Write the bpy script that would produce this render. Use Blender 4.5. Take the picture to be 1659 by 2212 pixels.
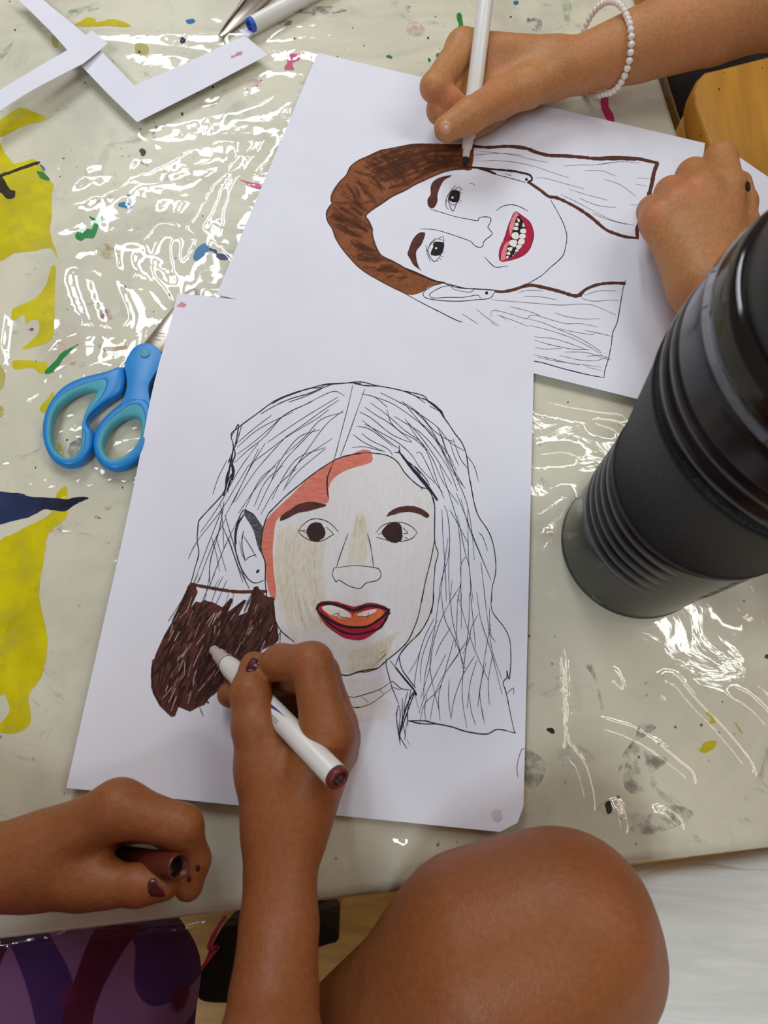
import bpy, bmesh, math, random
import numpy as np
from mathutils import Vector, Matrix, noise as mnoise
from mathutils.bvhtree import BVHTree
from mathutils.geometry import tessellate_polygon

for o in list(bpy.data.objects):
    bpy.data.objects.remove(o)
SC = bpy.context.scene
COL = SC.collection
rng = np.random.default_rng(7)
random.seed(7)

# ------------------------------------------------------------------ camera
CW, CH, CF = 1659, 2212, 1560.0
CR = np.array([[0.99472504, -0.10139462, -0.01553149],
               [0.08926152, 0.93022205, -0.35597657],
               [0.05054185, 0.35271244, 0.9343658]])
CC = np.array([0.12964881, 0.0130492, 0.36679667])
cam_d = bpy.data.cameras.new('camera')
cam = bpy.data.objects.new('camera', cam_d)
COL.objects.link(cam)
cam_d.sensor_fit = 'VERTICAL'
cam_d.sensor_height = 24.0
cam_d.lens = CF / CH * 24.0
cam_d.clip_start = 0.01
M = Matrix([list(CR[i]) + [CC[i]] for i in range(3)] + [[0, 0, 0, 1]])
cam.matrix_world = M
cam_d.dof.use_dof = True
cam_d.dof.focus_distance = 0.43
cam_d.dof.aperture_fstop = 9.0
SC.camera = cam

# ------------------------------------------------------------------ light
SC.view_settings.view_transform = 'Standard'
SC.view_settings.look = 'None'
SC.view_settings.gamma = 1.0
SC.view_settings.use_curve_mapping = False
SC.view_settings.exposure = 0.42
W = bpy.data.worlds.new('room_light')
SC.world = W
W.use_nodes = True
W.node_tree.nodes['Background'].inputs[0].default_value = (1.0, 0.66, 0.54, 1)
W.node_tree.nodes['Background'].inputs[1].default_value = 0.15


def ceiling_tubes(loc, power, col, rz=0.0, wide=0.15):
    """a fluorescent fitting: two tubes side by side"""
    for dx in (-0.15, 0.15):
        l = bpy.data.lights.new('ceiling_tube', 'AREA')
        l.shape = 'RECTANGLE'
        l.size, l.size_y = wide, 1.1
        l.energy = power / 2
        l.color = col
        o = bpy.data.objects.new('ceiling_tube', l)
        o.location = (loc[0] + dx * math.cos(rz), loc[1] + dx * math.sin(rz), loc[2])
        o.rotation_euler = (0, 0, rz)
        COL.objects.link(o)


ceiling_tubes((-0.40, 1.42, 1.3), 12.5, (0.87, 0.94, 1.0))
ceiling_tubes((1.90, 0.60, 2.0), 7.5, (1.0, 0.86, 0.78), 0.5)
ceiling_tubes((1.02, 0.98, 2.0), 8, (0.95, 1.0, 0.96), 0.9, 0.07)
ceiling_tubes((-0.55, -1.45, 2.0), 25, (0.80, 0.91, 1.0))

# ------------------------------------------------------------------ helpers


def at(px, py, z=0.0):
    """point on the horizontal plane z met by the view through a photo pixel"""
    d = CR @ np.array([(px - CW / 2) / CF, -(py - CH / 2) / CF, -1.0])
    return CC + d * ((z - CC[2]) / d[2])


def ats(P, z=0.0):
    P = np.asarray(P, float)
    d = np.stack([(P[:, 0] - CW / 2) / CF, -(P[:, 1] - CH / 2) / CF, -np.ones(len(P))], 1) @ CR.T
    return CC + d * ((z - CC[2]) / d[:, 2])[:, None]


def lin(r, g, b):
    f = lambda v: v / 12.92 if v <= 0.04045 else ((v + 0.055) / 1.055) ** 2.4
    return (f(r / 255), f(g / 255), f(b / 255), 1.0)


def tag(o, label=None, cat=None, group=None, kind=None):
    for k, v in (('label', label), ('category', cat), ('group', group), ('kind', kind)):
        if v:
            o[k] = v
    return o


def mesh(name, V, F, mat=None, parent=None, smooth=True):
    me = bpy.data.meshes.new(name)
    me.from_pydata([tuple(map(float, v)) for v in V], [], [tuple(map(int, f)) for f in F])
    if mat:
        me.materials.append(mat)
    if smooth:
        me.polygons.foreach_set('use_smooth', [True] * len(me.polygons))
    me.update()
    o = bpy.data.objects.new(name, me)
    COL.objects.link(o)
    if parent:
        o.parent = parent
        o.matrix_parent_inverse = Matrix.Translation(parent.location).inverted()
    return o


def empty(name, loc):
    o = bpy.data.objects.new(name, None)
    o.location = tuple(map(float, loc))
    o.empty_display_size = 0.02
    COL.objects.link(o)
    return o


def prune_bevel(o, w, seg=2, ang=35):
    b = o.modifiers.new('bevel', 'BEVEL')
    b.width = w
    b.segments = seg
    b.limit_method = 'ANGLE'
    b.angle_limit = math.radians(ang)
    for p in o.data.polygons:
        p.use_smooth = True
    return o


# ---------------------------------------------------------------- materials


def nodes(name):
    m = bpy.data.materials.new(name)
    m.use_nodes = True
    nt = m.node_tree
    return m, nt, nt.nodes['Principled BSDF']


def N(nt, t, **kw):
    n = nt.nodes.new(t)
    for k, v in kw.items():
        if hasattr(n, k):
            setattr(n, k, v)
        else:
            n.inputs[k].default_value = v
    return n


def L(nt, a, b):
    nt.links.new(a, b)


def mixcol(nt, fac, a, b, blend='MIX'):
    n = nt.nodes.new('ShaderNodeMix')
    n.data_type = 'RGBA'
    n.blend_type = blend
    for s, v in ((n.inputs[0], fac), (n.inputs[6], a), (n.inputs[7], b)):
        if hasattr(v, 'is_output'):
            nt.links.new(v, s)
        else:
            s.default_value = v
    return n.outputs[2]


def ramp(nt, src, lo, hi):
    n = nt.nodes.new('ShaderNodeMapRange')
    n.inputs[1].default_value = lo
    n.inputs[2].default_value = hi
    nt.links.new(src, n.inputs[0])
    return n.outputs[0]


def noise_tex(nt, scale, detail=3.0, rough=0.5, stretch=None, rot=0.0, dist=0.0):
    tc = nt.nodes.new('ShaderNodeTexCoord')
    mp = nt.nodes.new('ShaderNodeMapping')
    nt.links.new(tc.outputs['Object'], mp.inputs[0])
    if stretch:
        mp.inputs['Scale'].default_value = stretch
    mp.inputs['Rotation'].default_value = (0, 0, rot)
    n = nt.nodes.new('ShaderNodeTexNoise')
    n.inputs['Scale'].default_value = scale
    n.inputs['Detail'].default_value = detail
    n.inputs['Roughness'].default_value = rough
    n.inputs['Distortion'].default_value = dist
    nt.links.new(mp.outputs[0], n.inputs['Vector'])
    return n.outputs['Fac']


def add_bump(nt, bs, fac, strength, dist):
    b = nt.nodes.new('ShaderNodeBump')
    b.inputs['Strength'].default_value = strength
    b.inputs['Distance'].default_value = dist
    nt.links.new(fac, b.inputs['Height'])
    nt.links.new(b.outputs[0], bs.inputs['Normal'])


def plain(name, rgb, rough=0.5, var=0.06, scale=60, spec=0.5, bump=0.0, metal=0.0, coat=0.0):
    m, nt, bs = nodes(name)
    c = lin(*rgb)
    f = noise_tex(nt, scale)
    d = tuple(max(0, x * (1 - 2.5 * var)) for x in c[:3]) + (1,)
    e = tuple(min(1, x * (1 + 1.5 * var)) for x in c[:3]) + (1,)
    L(nt, mixcol(nt, ramp(nt, f, 0.3, 0.7), d, e), bs.inputs['Base Color'])
    bs.inputs['Roughness'].default_value = rough
    bs.inputs['Specular IOR Level'].default_value = spec
    bs.inputs['Metallic'].default_value = metal
    bs.inputs['Coat Weight'].default_value = coat
    if bump:
        add_bump(nt, bs, noise_tex(nt, scale * 4, 4), 0.5, bump)
    return m


def ink(name, rgb, alpha=1.0, streak=None, rot=0.0, lo=0.35, hi=0.6, rough=0.6, scale=300, rgb2=None, floor=0.25):
    """drawing medium on paper: optional grainy see-through coverage with stroke direction"""
    m, nt, bs = nodes(name)
    c = lin(*rgb)
    c2 = lin(*rgb2) if rgb2 else tuple(x * 0.72 for x in c[:3]) + (1,)
    f = noise_tex(nt, scale, 3, 0.6, streak, rot)
    L(nt, mixcol(nt, ramp(nt, f, 0.35, 0.65), c, c2), bs.inputs['Base Color'])
    bs.inputs['Roughness'].default_value = rough
    bs.inputs['Specular IOR Level'].default_value = 0.2
    if alpha < 1 or streak:
        g = ramp(nt, noise_tex(nt, scale * 1.3, 4, 0.65, streak, rot), lo, hi)
        mm = nt.nodes.new('ShaderNodeMath')
        mm.operation = 'MULTIPLY_ADD'
        L(nt, g, mm.inputs[0])
        mm.inputs[1].default_value = alpha * (1 - floor)
        mm.inputs[2].default_value = alpha * floor
        mm.use_clamp = True
        L(nt, mm.outputs[0], bs.inputs['Alpha'])
    return m


# ---------------------------------------------------------------- flat traced shapes


def cr(P, n=6, closed=False):
    P = np.asarray(P, float)
    if len(P) < 3:
        return P
    if closed:
        Q = np.vstack([P[-1], P, P[0], P[1]])
        segs = len(P)
    else:
        Q = np.vstack([2 * P[0] - P[1], P, 2 * P[-1] - P[-2]])
        segs = len(P) - 1
    out = []
    for i in range(segs):
        p0, p1, p2, p3 = Q[i:i + 4]
        for t in np.linspace(0, 1, n, endpoint=False):
            out.append(0.5 * ((2 * p1) + (-p0 + p2) * t + (2 * p0 - 5 * p1 + 4 * p2 - p3) * t * t + (-p0 + 3 * p1 - 3 * p2 + p3) * t ** 3))
    if not closed:
        out.append(P[-1])
    return np.array(out)


class Flat:
    """collects strokes and patches drawn on a sheet, given in photo pixels"""

    def __init__(self, z):
        self.V, self.F, self.z, self.k = [], [], z, 0

    def _z(self):
        self.k += 1
        return self.z + self.k * 4e-7

    def stroke(self, P, w, smooth=True, jit=0.12, taper=0.35):
        P = cr(P, 5) if smooth and len(P) > 2 else np.asarray(P, float)
        T = np.gradient(P, axis=0)
        T /= np.linalg.norm(T, axis=1)[:, None] + 1e-9
        Nn = np.stack([-T[:, 1], T[:, 0]], 1)
        s = np.linspace(0, 1, len(P))
        ww = w * (1 - taper * np.abs(2 * s - 1) ** 3) * (1 + jit * rng.standard_normal(len(P)))
        A = P + Nn * ww[:, None] / 2
        B = P - Nn * ww[:, None] / 2
        z = self._z()
        X = np.vstack([ats(A, z), ats(B, z)])
        b, n = len(self.V), len(P)
        self.V += list(X)
        self.F += [(b + i, b + i + 1, b + n + i + 1, b + n + i) for i in range(n - 1)]

    def patch(self, P, smooth=3, jit=0.0):
        P = cr(P, smooth, True) if smooth > 1 else np.asarray(P, float)
        if jit:
            P = P + jit * rng.standard_normal(P.shape)
        z = self._z()
        X = ats(P, z)
        b = len(self.V)
        self.V += list(X)
        for t in tessellate_polygon([[Vector((p[0], p[1], 0)) for p in P]]):
            q = X[list(t)]
            cz = np.cross(q[1] - q[0], q[2] - q[0])[2]
            t = t if cz > 0 else t[::-1]
            self.F.append(tuple(b + i for i in t))

    def dot(self, c, r, asp=1.0, ang=0.0):
        t = np.linspace(0, 2 * np.pi, 14, endpoint=False)
        x, y = r * np.cos(t), r * asp * np.sin(t)
        ca, sa = math.cos(ang), math.sin(ang)
        self.patch(np.stack([c[0] + x * ca - y * sa, c[1] + x * sa + y * ca], 1), 1)

    def build(self, name, mat, parent):
        return mesh(name, self.V, self.F, mat, parent, False)


def view(ox, oy, width, shown=1659):
    """tracing frame: photo crop origin and size -> converts traced points to photo pixels"""
    s = width / shown
    return lambda P: [(ox + x * s, oy + y * s) for x, y in P]


# ---------------------------------------------------------------- solids


def frame(d):
    d = np.asarray(d, float)
    d = d / np.linalg.norm(d)
    h = np.array([0, 0, 1.0]) if abs(d[2]) < 0.9 else np.array([1.0, 0, 0])
    u = np.cross(h, d)
    u /= np.linalg.norm(u)
    return u, np.cross(d, u), d


def lathe(name, A, D, prof, mat, parent=None, n=32, smooth=True):
    """surface of revolution: profile (distance along D from A, radius)"""
    u, v, d = frame(D)
    A = np.asarray(A, float)
    V, F = [], []
    for s, r in prof:
        for k in range(n):
            a = 2 * math.pi * k / n
            V.append(A + d * s + (u * math.cos(a) + v * math.sin(a)) * max(r, 1e-5))
    for i in range(len(prof) - 1):
        for k in range(n):
            j = (k + 1) % n
            F.append((i * n + k, i * n + j, (i + 1) * n + j, (i + 1) * n + k))
    o = mesh(name, V, F, mat, parent, smooth)
    return o


def box_verts(c, s, rz=0.0):
    c = np.asarray(c, float)
    V = []
    ca, sa = math.cos(rz), math.sin(rz)
    for z in (-1, 1):
        for x, y in ((-1, -1), (1, -1), (1, 1), (-1, 1)):
            X, Y = x * s[0] / 2, y * s[1] / 2
            V.append(c + np.array([X * ca - Y * sa, X * sa + Y * ca, z * s[2] / 2]))
    return V, [(3, 2, 1, 0), (4, 5, 6, 7), (0, 1, 5, 4), (1, 2, 6, 5), (2, 3, 7, 6), (3, 0, 4, 7)]


def box(name, c, s, mat, parent=None, rz=0.0, bev=0.003):
    V, F = box_verts(c, s, rz)
    o = mesh(name, V, F, mat, parent)
    prune_bevel(o, bev)
    return o


def prism(name, P, z0, z1, mat, parent=None, bev=0.0008, zf=None):
    """upright plate from a traced outline"""
    P = np.asarray(P, float)
    X0, X1 = ats(P, z0), ats(P, z1)
    X0 = X1.copy() * 1.0
    X0[:, 2] = z0
    if zf is not None:
        dz = zf(X1)
        X0[:, 2] += dz
        X1[:, 2] += dz
    n = len(P)
    area = np.sum(X1[:, 0] * np.roll(X1[:, 1], -1) - np.roll(X1[:, 0], -1) * X1[:, 1])
    if area < 0:
        X0, X1 = X0[::-1], X1[::-1]
    V = list(X0) + list(X1)
    F = [tuple(range(n))[::-1], tuple(range(n, 2 * n))]
    F += [(i, (i + 1) % n, n + (i + 1) % n, n + i) for i in range(n)]
    o = mesh(name, V, F, mat, parent)
    if bev:
        prune_bevel(o, bev, 2, 40)
    return o


# ---------------------------------------------------------------- continuous bodies from blended limbs


def smin(a, b, k):
    h = np.maximum(k - np.abs(a - b), 0) / k
    return np.minimum(a, b) - h * h * k / 4


def d_cone(P, a, b, ra, rb):
    ba = b - a
    t = np.clip(((P - a) @ ba) / (ba @ ba + 1e-12), 0, 1)
    return np.linalg.norm(P - a - t[:, None] * ba, axis=1) - (ra + (rb - ra) * t)


def d_ell(P, c, r, Rm=None):
    q = P - c
    if Rm is not None:
        q = q @ Rm
    k0 = np.linalg.norm(q / r, axis=1)
    k1 = np.linalg.norm(q / (r * r), axis=1) + 1e-9
    return k0 * (k0 - 1) / k1


def chain(J):
    """list of (point, radius) -> cones"""
    return [('c', np.asarray(a, float), np.asarray(b, float), ra, rb) for (a, ra), (b, rb) in zip(J[:-1], J[1:])]


def ev_group(P, prims, k):
    d = None
    for p in prims:
        if isinstance(p, list):
            e = ev_group(P, p, 0.002)
        elif p[0] == 'c':
            e = d_cone(P, p[1], p[2], p[3], p[4])
        else:
            e = d_ell(P, p[1], p[2], p[3])
        d = e if d is None else smin(d, e, k)
    return d


def make_sdf(body, kb, fingers, kf=0.003, kff=0.0012, kjoin=0.006):
    def f(P):
        d = ev_group(P, body, kb)
        g = None
        for fg in fingers:
            e = ev_group(P, fg, kf)
            g = e if g is None else smin(g, e, kff)
        return d if g is None else smin(d, g, kjoin)
    return f


def surface_nets(f, lo, hi, h):
    lo = np.asarray(lo, float)
    hi = np.asarray(hi, float)

    def off(n):
        g = np.arange(n)
        return np.stack(np.meshgrid(g, g, g, indexing='ij'), -1).reshape(-1, 3)

    def evc(P):
        out = np.empty(len(P))
        for i in range(0, len(P), 200000):
            out[i:i + 200000] = f(P[i:i + 200000])
        return out
    step = 8
    nC = np.ceil((hi - lo) / (h * step)).astype(int)
    C = np.stack(np.meshgrid(*[np.arange(n) for n in nC], indexing='ij'), -1).reshape(-1, 3) * step
    for sub in (8, 2):
        d = evc(lo + (C + sub / 2) * h)
        C = C[np.abs(d) < sub * h * 1.05]
        nsub = 2 if sub == 8 else 1
        C = (C[:, None, :] + off(sub // nsub)[None] * nsub).reshape(-1, 3)
    S = (nC * step + 2).astype(np.int64)
    key = lambda A: (A[:, 0] * S[1] + A[:, 1]) * S[2] + A[:, 2]
    C = C.astype(np.int64)
    corners = (C[:, None, :] + off(2)[None]).reshape(-1, 3)
    ck = key(corners)
    uk, idx, inv = np.unique(ck, return_index=True, return_inverse=True)
    dv = evc(lo + corners[idx] * h)
    D = dv[inv].reshape(-1, 8)
    act = (D.min(1) < 0) & (D.max(1) >= 0)
    C, D = C[act], D[act]
    o8 = off(2).astype(float)
    acc = np.zeros((len(C), 3))
    cnt = np.zeros(len(C))
    for i in range(8):
        for j in range(i + 1, 8):
            if np.abs(o8[i] - o8[j]).sum() != 1:
                continue
            m = (D[:, i] < 0) != (D[:, j] < 0)
            t = D[m, i] / (D[m, i] - D[m, j])
            acc[m] += o8[i] + (o8[j] - o8[i]) * t[:, None]
            cnt[m] += 1
    V = lo + (C + acc / cnt[:, None]) * h
    kk = key(C)
    order = np.argsort(kk)
    sk = kk[order]

    def look(A):
        q = key(A)
        p = np.searchsorted(sk, q)
        p = np.minimum(p, len(sk) - 1)
        return np.where(sk[p] == q, order[p], -1)
    Fs = []
    E = np.eye(3, dtype=np.int64)
    cidx = {0: 4, 1: 2, 2: 1}
    for a in range(3):
        b, c = (a + 1) % 3, (a + 2) % 3
        s0 = D[:, 0] < 0
        s1 = D[:, cidx[a]] < 0
        m = s0 != s1
        Cm = C[m]
        q = np.stack([look(Cm), look(Cm - E[b]), look(Cm - E[b] - E[c]), look(Cm - E[c])], 1)
        flip = ~s0[m]
        q[flip] = q[flip][:, ::-1]
        Fs.append(q[(q >= 0).all(1)])
    return V, np.vstack(Fs)


def np_mesh(name, V, F, mat, parent=None):
    me = bpy.data.meshes.new(name)
    me.vertices.add(len(V))
    me.vertices.foreach_set('co', np.ascontiguousarray(V, dtype=np.float32).ravel())
    k = F.shape[1]
    me.loops.add(len(F) * k)
    me.loops.foreach_set('vertex_index', np.ascontiguousarray(F, dtype=np.int32).ravel())
    me.polygons.add(len(F))
    me.polygons.foreach_set('loop_start', np.arange(len(F), dtype=np.int32) * k)
    me.polygons.foreach_set('use_smooth', np.ones(len(F), dtype=bool))
    me.update(calc_edges=True)
    me.validate()
    me.materials.append(mat)
    o = bpy.data.objects.new(name, me)
    COL.objects.link(o)
    if parent:
        o.parent = parent
        o.matrix_parent_inverse = Matrix.Translation(parent.location).inverted()
    return o


class Limbs(list):
    """each added chain stays one limb; limbs are blended with one another afterwards"""

    def __iadd__(self, g):
        self.append(list(g))
        return self


def limb(*J):
    """joints as (pixel x, pixel y, height mm, radius mm)"""
    return chain([(at(x, y, z / 1000), r / 1000) for x, y, z, r in J])


# value noise on arrays (film wrinkles)


def vnoise(x, y, seed):
    r = np.random.default_rng(seed)
    T = r.random((256, 256))
    xi, yi = np.floor(x).astype(int), np.floor(y).astype(int)
    fx, fy = x - xi, y - yi
    fx = fx * fx * fx * (fx * (fx * 6 - 15) + 10)
    fy = fy * fy * fy * (fy * (fy * 6 - 15) + 10)
    g = lambda i, j: T[(xi + i) % 256, (yi + j) % 256]
    return (g(0, 0) * (1 - fx) + g(1, 0) * fx) * (1 - fy) + (g(0, 1) * (1 - fx) + g(1, 1) * fx) * fy
# ================================================================== setting
TA = math.radians(10.8)                       # the table stands turned by this angle
TK = np.array([0.4045, 0.0155])                 # its near right corner
TU = np.array([-math.cos(TA), -math.sin(TA)])  # along the near edge, to the left
TV = np.array([-math.sin(TA), math.cos(TA)])   # away from the viewer
ZT = -0.0062                                  # table top height (sheets lie at 0)


def tw(u, v, z):
    p = TK + TU * u + TV * v
    return np.array([p[0], p[1], z])


# floor
m_floor, nt, bs = nodes('floor_wood')
f = noise_tex(nt, 9, 5, 0.6, (1, 7, 1), 0.5)
L(nt, mixcol(nt, ramp(nt, f, 0.3, 0.7), lin(196, 152, 62), lin(160, 116, 40)), bs.inputs['Base Color'])
bs.inputs['Roughness'].default_value = 0.5
V, F = box_verts((0.1, 0.2, -0.745), (5, 5, 0.05))
tag(mesh('floor', V, F, m_floor, None, False), kind='structure')

# ------------------------------------------------------------------ table
m_top, nt, bs = nodes('table_plastic')
smear = ramp(nt, noise_tex(nt, 7, 6, 0.62, None, 0, 1.2), 0.42, 0.78)
c1 = mixcol(nt, smear, lin(226, 222, 202), lin(192, 189, 172))
pk = ramp(nt, noise_tex(nt, 11, 4, 0.6, (1, 1.4, 1), 0.3, 0.6), 0.60, 0.85)
c2 = mixcol(nt, pk, c1, lin(206, 178, 166))
gr = ramp(nt, noise_tex(nt, 13, 5, 0.65, (1.3, 1, 1), 1.0, 0.8), 0.60, 0.85)
c3 = mixcol(nt, gr, c2, lin(158, 174, 154))
dk = ramp(nt, noise_tex(nt, 26, 7, 0.7, (1, 1.6, 1), 0.7, 1.5), 0.60, 0.80)
c4 = mixcol(nt, dk, c3, lin(112, 108, 104))
vor = nt.nodes.new('ShaderNodeTexVoronoi')
vor.inputs['Scale'].default_value = 120
tc = nt.nodes.new('ShaderNodeTexCoord')
L(nt, tc.outputs['Object'], vor.inputs['Vector'])
dot = ramp(nt, vor.outputs['Distance'], 0.13, 0.06)
few = ramp(nt, noise_tex(nt, 30, 2), 0.54, 0.60)
mm = nt.nodes.new('ShaderNodeMath')
mm.operation = 'MULTIPLY'
L(nt, dot, mm.inputs[0])
L(nt, few, mm.inputs[1])
c5 = mixcol(nt, mm.outputs[0], c4, lin(84, 84, 88))
L(nt, c5, bs.inputs['Base Color'])
bs.inputs['Roughness'].default_value = 0.45
add_bump(nt, bs, noise_tex(nt, 500, 2), 0.2, 0.0003)

table = empty('craft_table', tw(0.38, 0.75, -0.72))
tag(table, 'white plastic folding table under a clear paint-spattered film', 'table')
TL, TWID = 1.5, 0.76
P = [tw(0, 0, 0), tw(TWID, 0, 0), tw(TWID, TL, 0), tw(0, TL, 0)]
c = (P[0] + P[2]) / 2
o = box('tabletop', (c[0], c[1], ZT - 0.018), (TWID, TL, 0.036), m_top, table, math.atan2(-TU[1], -TU[0]), 0.006)
m_steel = plain('grey_steel', (120, 122, 124), 0.4, 0.05, 40, metal=0.8)
for u in (0.07, TWID - 0.07):
    for v in (0.28, TL - 0.12):
        b = tw(u, v, -0.72)
        lathe('leg', b, (0, 0, 1), [(0, 0.0), (0, 0.014), (0.679, 0.014), (0.679, 0.0)], m_steel, table, 16)

# ------------------------------------------------------------------ clear film
m_film = bpy.data.materials.new('clear_film')
m_film.use_nodes = True
nt = m_film.node_tree
nt.nodes.clear()
out = nt.nodes.new('ShaderNodeOutputMaterial')
tr = nt.nodes.new('ShaderNodeBsdfTransparent')
tr.inputs[0].default_value = (0.965, 0.972, 0.955, 1)
gl = nt.nodes.new('ShaderNodeBsdfGlossy')
gl.inputs['Roughness'].default_value = 0.05
fr = nt.nodes.new('ShaderNodeFresnel')
geo = nt.nodes.new('ShaderNodeNewGeometry')
ex1 = nt.nodes.new('ShaderNodeMath')
ex1.operation = 'MULTIPLY_ADD'
L(nt, geo.outputs['Backfacing'], ex1.inputs[0])
ex1.inputs[1].default_value = -2.0
ex1.inputs[2].default_value = 1.0
ex2 = nt.nodes.new('ShaderNodeMath')       # thin film: the same reflectance from both sides
ex2.operation = 'POWER'
ex2.inputs[0].default_value = 1.56
L(nt, ex1.outputs[0], ex2.inputs[1])
L(nt, ex2.outputs[0], fr.inputs[0])
bp = nt.nodes.new('ShaderNodeBump')
bp.inputs['Strength'].default_value = 0.35
bp.inputs['Distance'].default_value = 0.0016
L(nt, noise_tex(nt, 34, 4, 0.42, (1, 1.3, 1), 0, 0.8), bp.inputs['Height'])
L(nt, bp.outputs[0], gl.inputs['Normal'])
L(nt, bp.outputs[0], fr.inputs['Normal'])
mx = nt.nodes.new('ShaderNodeMixShader')
L(nt, fr.outputs[0], mx.inputs[0])
L(nt, tr.outputs[0], mx.inputs[1])
L(nt, gl.outputs[0], mx.inputs[2])
L(nt, mx.outputs[0], out.inputs['Surface'])

SHEET_LOW = [(384, 634), (1155, 712), (1131, 1740), (1118, 1777), (1080, 1797), (143, 1702)]
SHEET_UP = [(686, 115), (1525, 311), (1449, 880), (466, 640)]
FOLDS = [
    ([(0, 57), (250, 64), (480, 60), (830, 32), (1280, 22)], 1.3, 4),
    ([(830, 122), (960, 92), (1080, 82), (1180, 62), (1290, 55)], 1.2, 3),
    ([(0, 110), (140, 96), (330, 104), (480, 130)], .9, 4),
    ([(560, 92), (640, 96), (720, 110), (850, 118), (930, 95)], 1.0, 3),
    ([(20, 325), (150, 345), (300, 335), (420, 312), (560, 290)], 1.3, 4),
    ([(110, 380), (200, 372), (330, 350), (430, 320)], 1.1, 3),
    ([(110, 440), (220, 408), (330, 362), (400, 345)], 1.3, 3),
    ([(405, 495), (440, 430), (480, 370), (530, 310)], 1.5, 3),
    ([(290, 270), (420, 250), (560, 215), (640, 160)], 1.1, 4),
    ([(480, 520), (490, 420), (520, 360), (600, 260)], 1.1, 3),
    ([(250, 585), (330, 600), (370, 640), (300, 560)], 1.3, 3),
    ([(300, 520), (340, 480), (420, 500), (400, 560)], 1.3, 3),
    ([(280, 140), (350, 170), (420, 195), (470, 190)], 1.0, 3),
    ([(1255, 1563), (1300, 1576), (1370, 1600), (1430, 1640), (1480, 1680), (1510, 1695)], 1.9, 3),
    ([(1205, 1330), (1213, 1500), (1216, 1620), (1222, 1760)], 1.2, 2.5),
    ([(1222, 1610), (1245, 1680), (1265, 1760)], 1.5, 2.5),
    ([(1238, 1630), (1262, 1700), (1275, 1770)], 1.5, 2.5),
    ([(1440, 1455), (1460, 1480), (1500, 1530), (1545, 1575), (1600, 1640), (1640, 1690)], 1.4, 2.5),
    ([(1440, 1455), (1430, 1495), (1425, 1530)], 1.3, 2.5),
    ([(1570, 1500), (1620, 1530), (1680, 1590)], 1.7, 3.5),
    ([(1545, 1255), (1580, 1290), (1615, 1330)], 1.6, 3.5),
    ([(1590, 1232), (1640, 1265)], 1.2, 2.5),
    ([(1270, 1505), (1310, 1480), (1350, 1465)], 1.4, 4),
    ([(1197, 1180), (1185, 1240), (1174, 1310)], 1.3, 2.5),
    ([(1150, 1230), (1170, 1190), (1205, 1150)], 1.3, 2.5),
    ([(1145, 1120), (1190, 1090), (1240, 1052)], 1.3, 2.5),
    ([(1150, 982), (1200, 972), (1262, 974)], 1.3, 2.5),
    ([(1150, 856), (1200, 866), (1250, 876), (1330, 886), (1370, 884)], 1.6, 3),
    ([(1275, 905), (1310, 915), (1345, 922)], 1.2, 2.5),
    ([(1408, 1800), (1415, 1765), (1440, 1765), (1485, 1805)], 1.5, 2.5),
    ([(1330, 1830), (1338, 1790), (1325, 1720)], 1.3, 3),
    ([(870, 1830), (890, 1800), (910, 1760)], 1.3, 2.5),
    ([(930, 1880), (960, 1850), (985, 1800)], 1.3, 2.5),
    ([(735, 1880), (745, 1850), (750, 1820)], 1.3, 3),
    ([(0, 1545), (60, 1620), (90, 1700)], 1.1, 4),
    ([(20, 880), (60, 800), (140, 720), (200, 690)], 1.0, 4),
]


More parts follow.
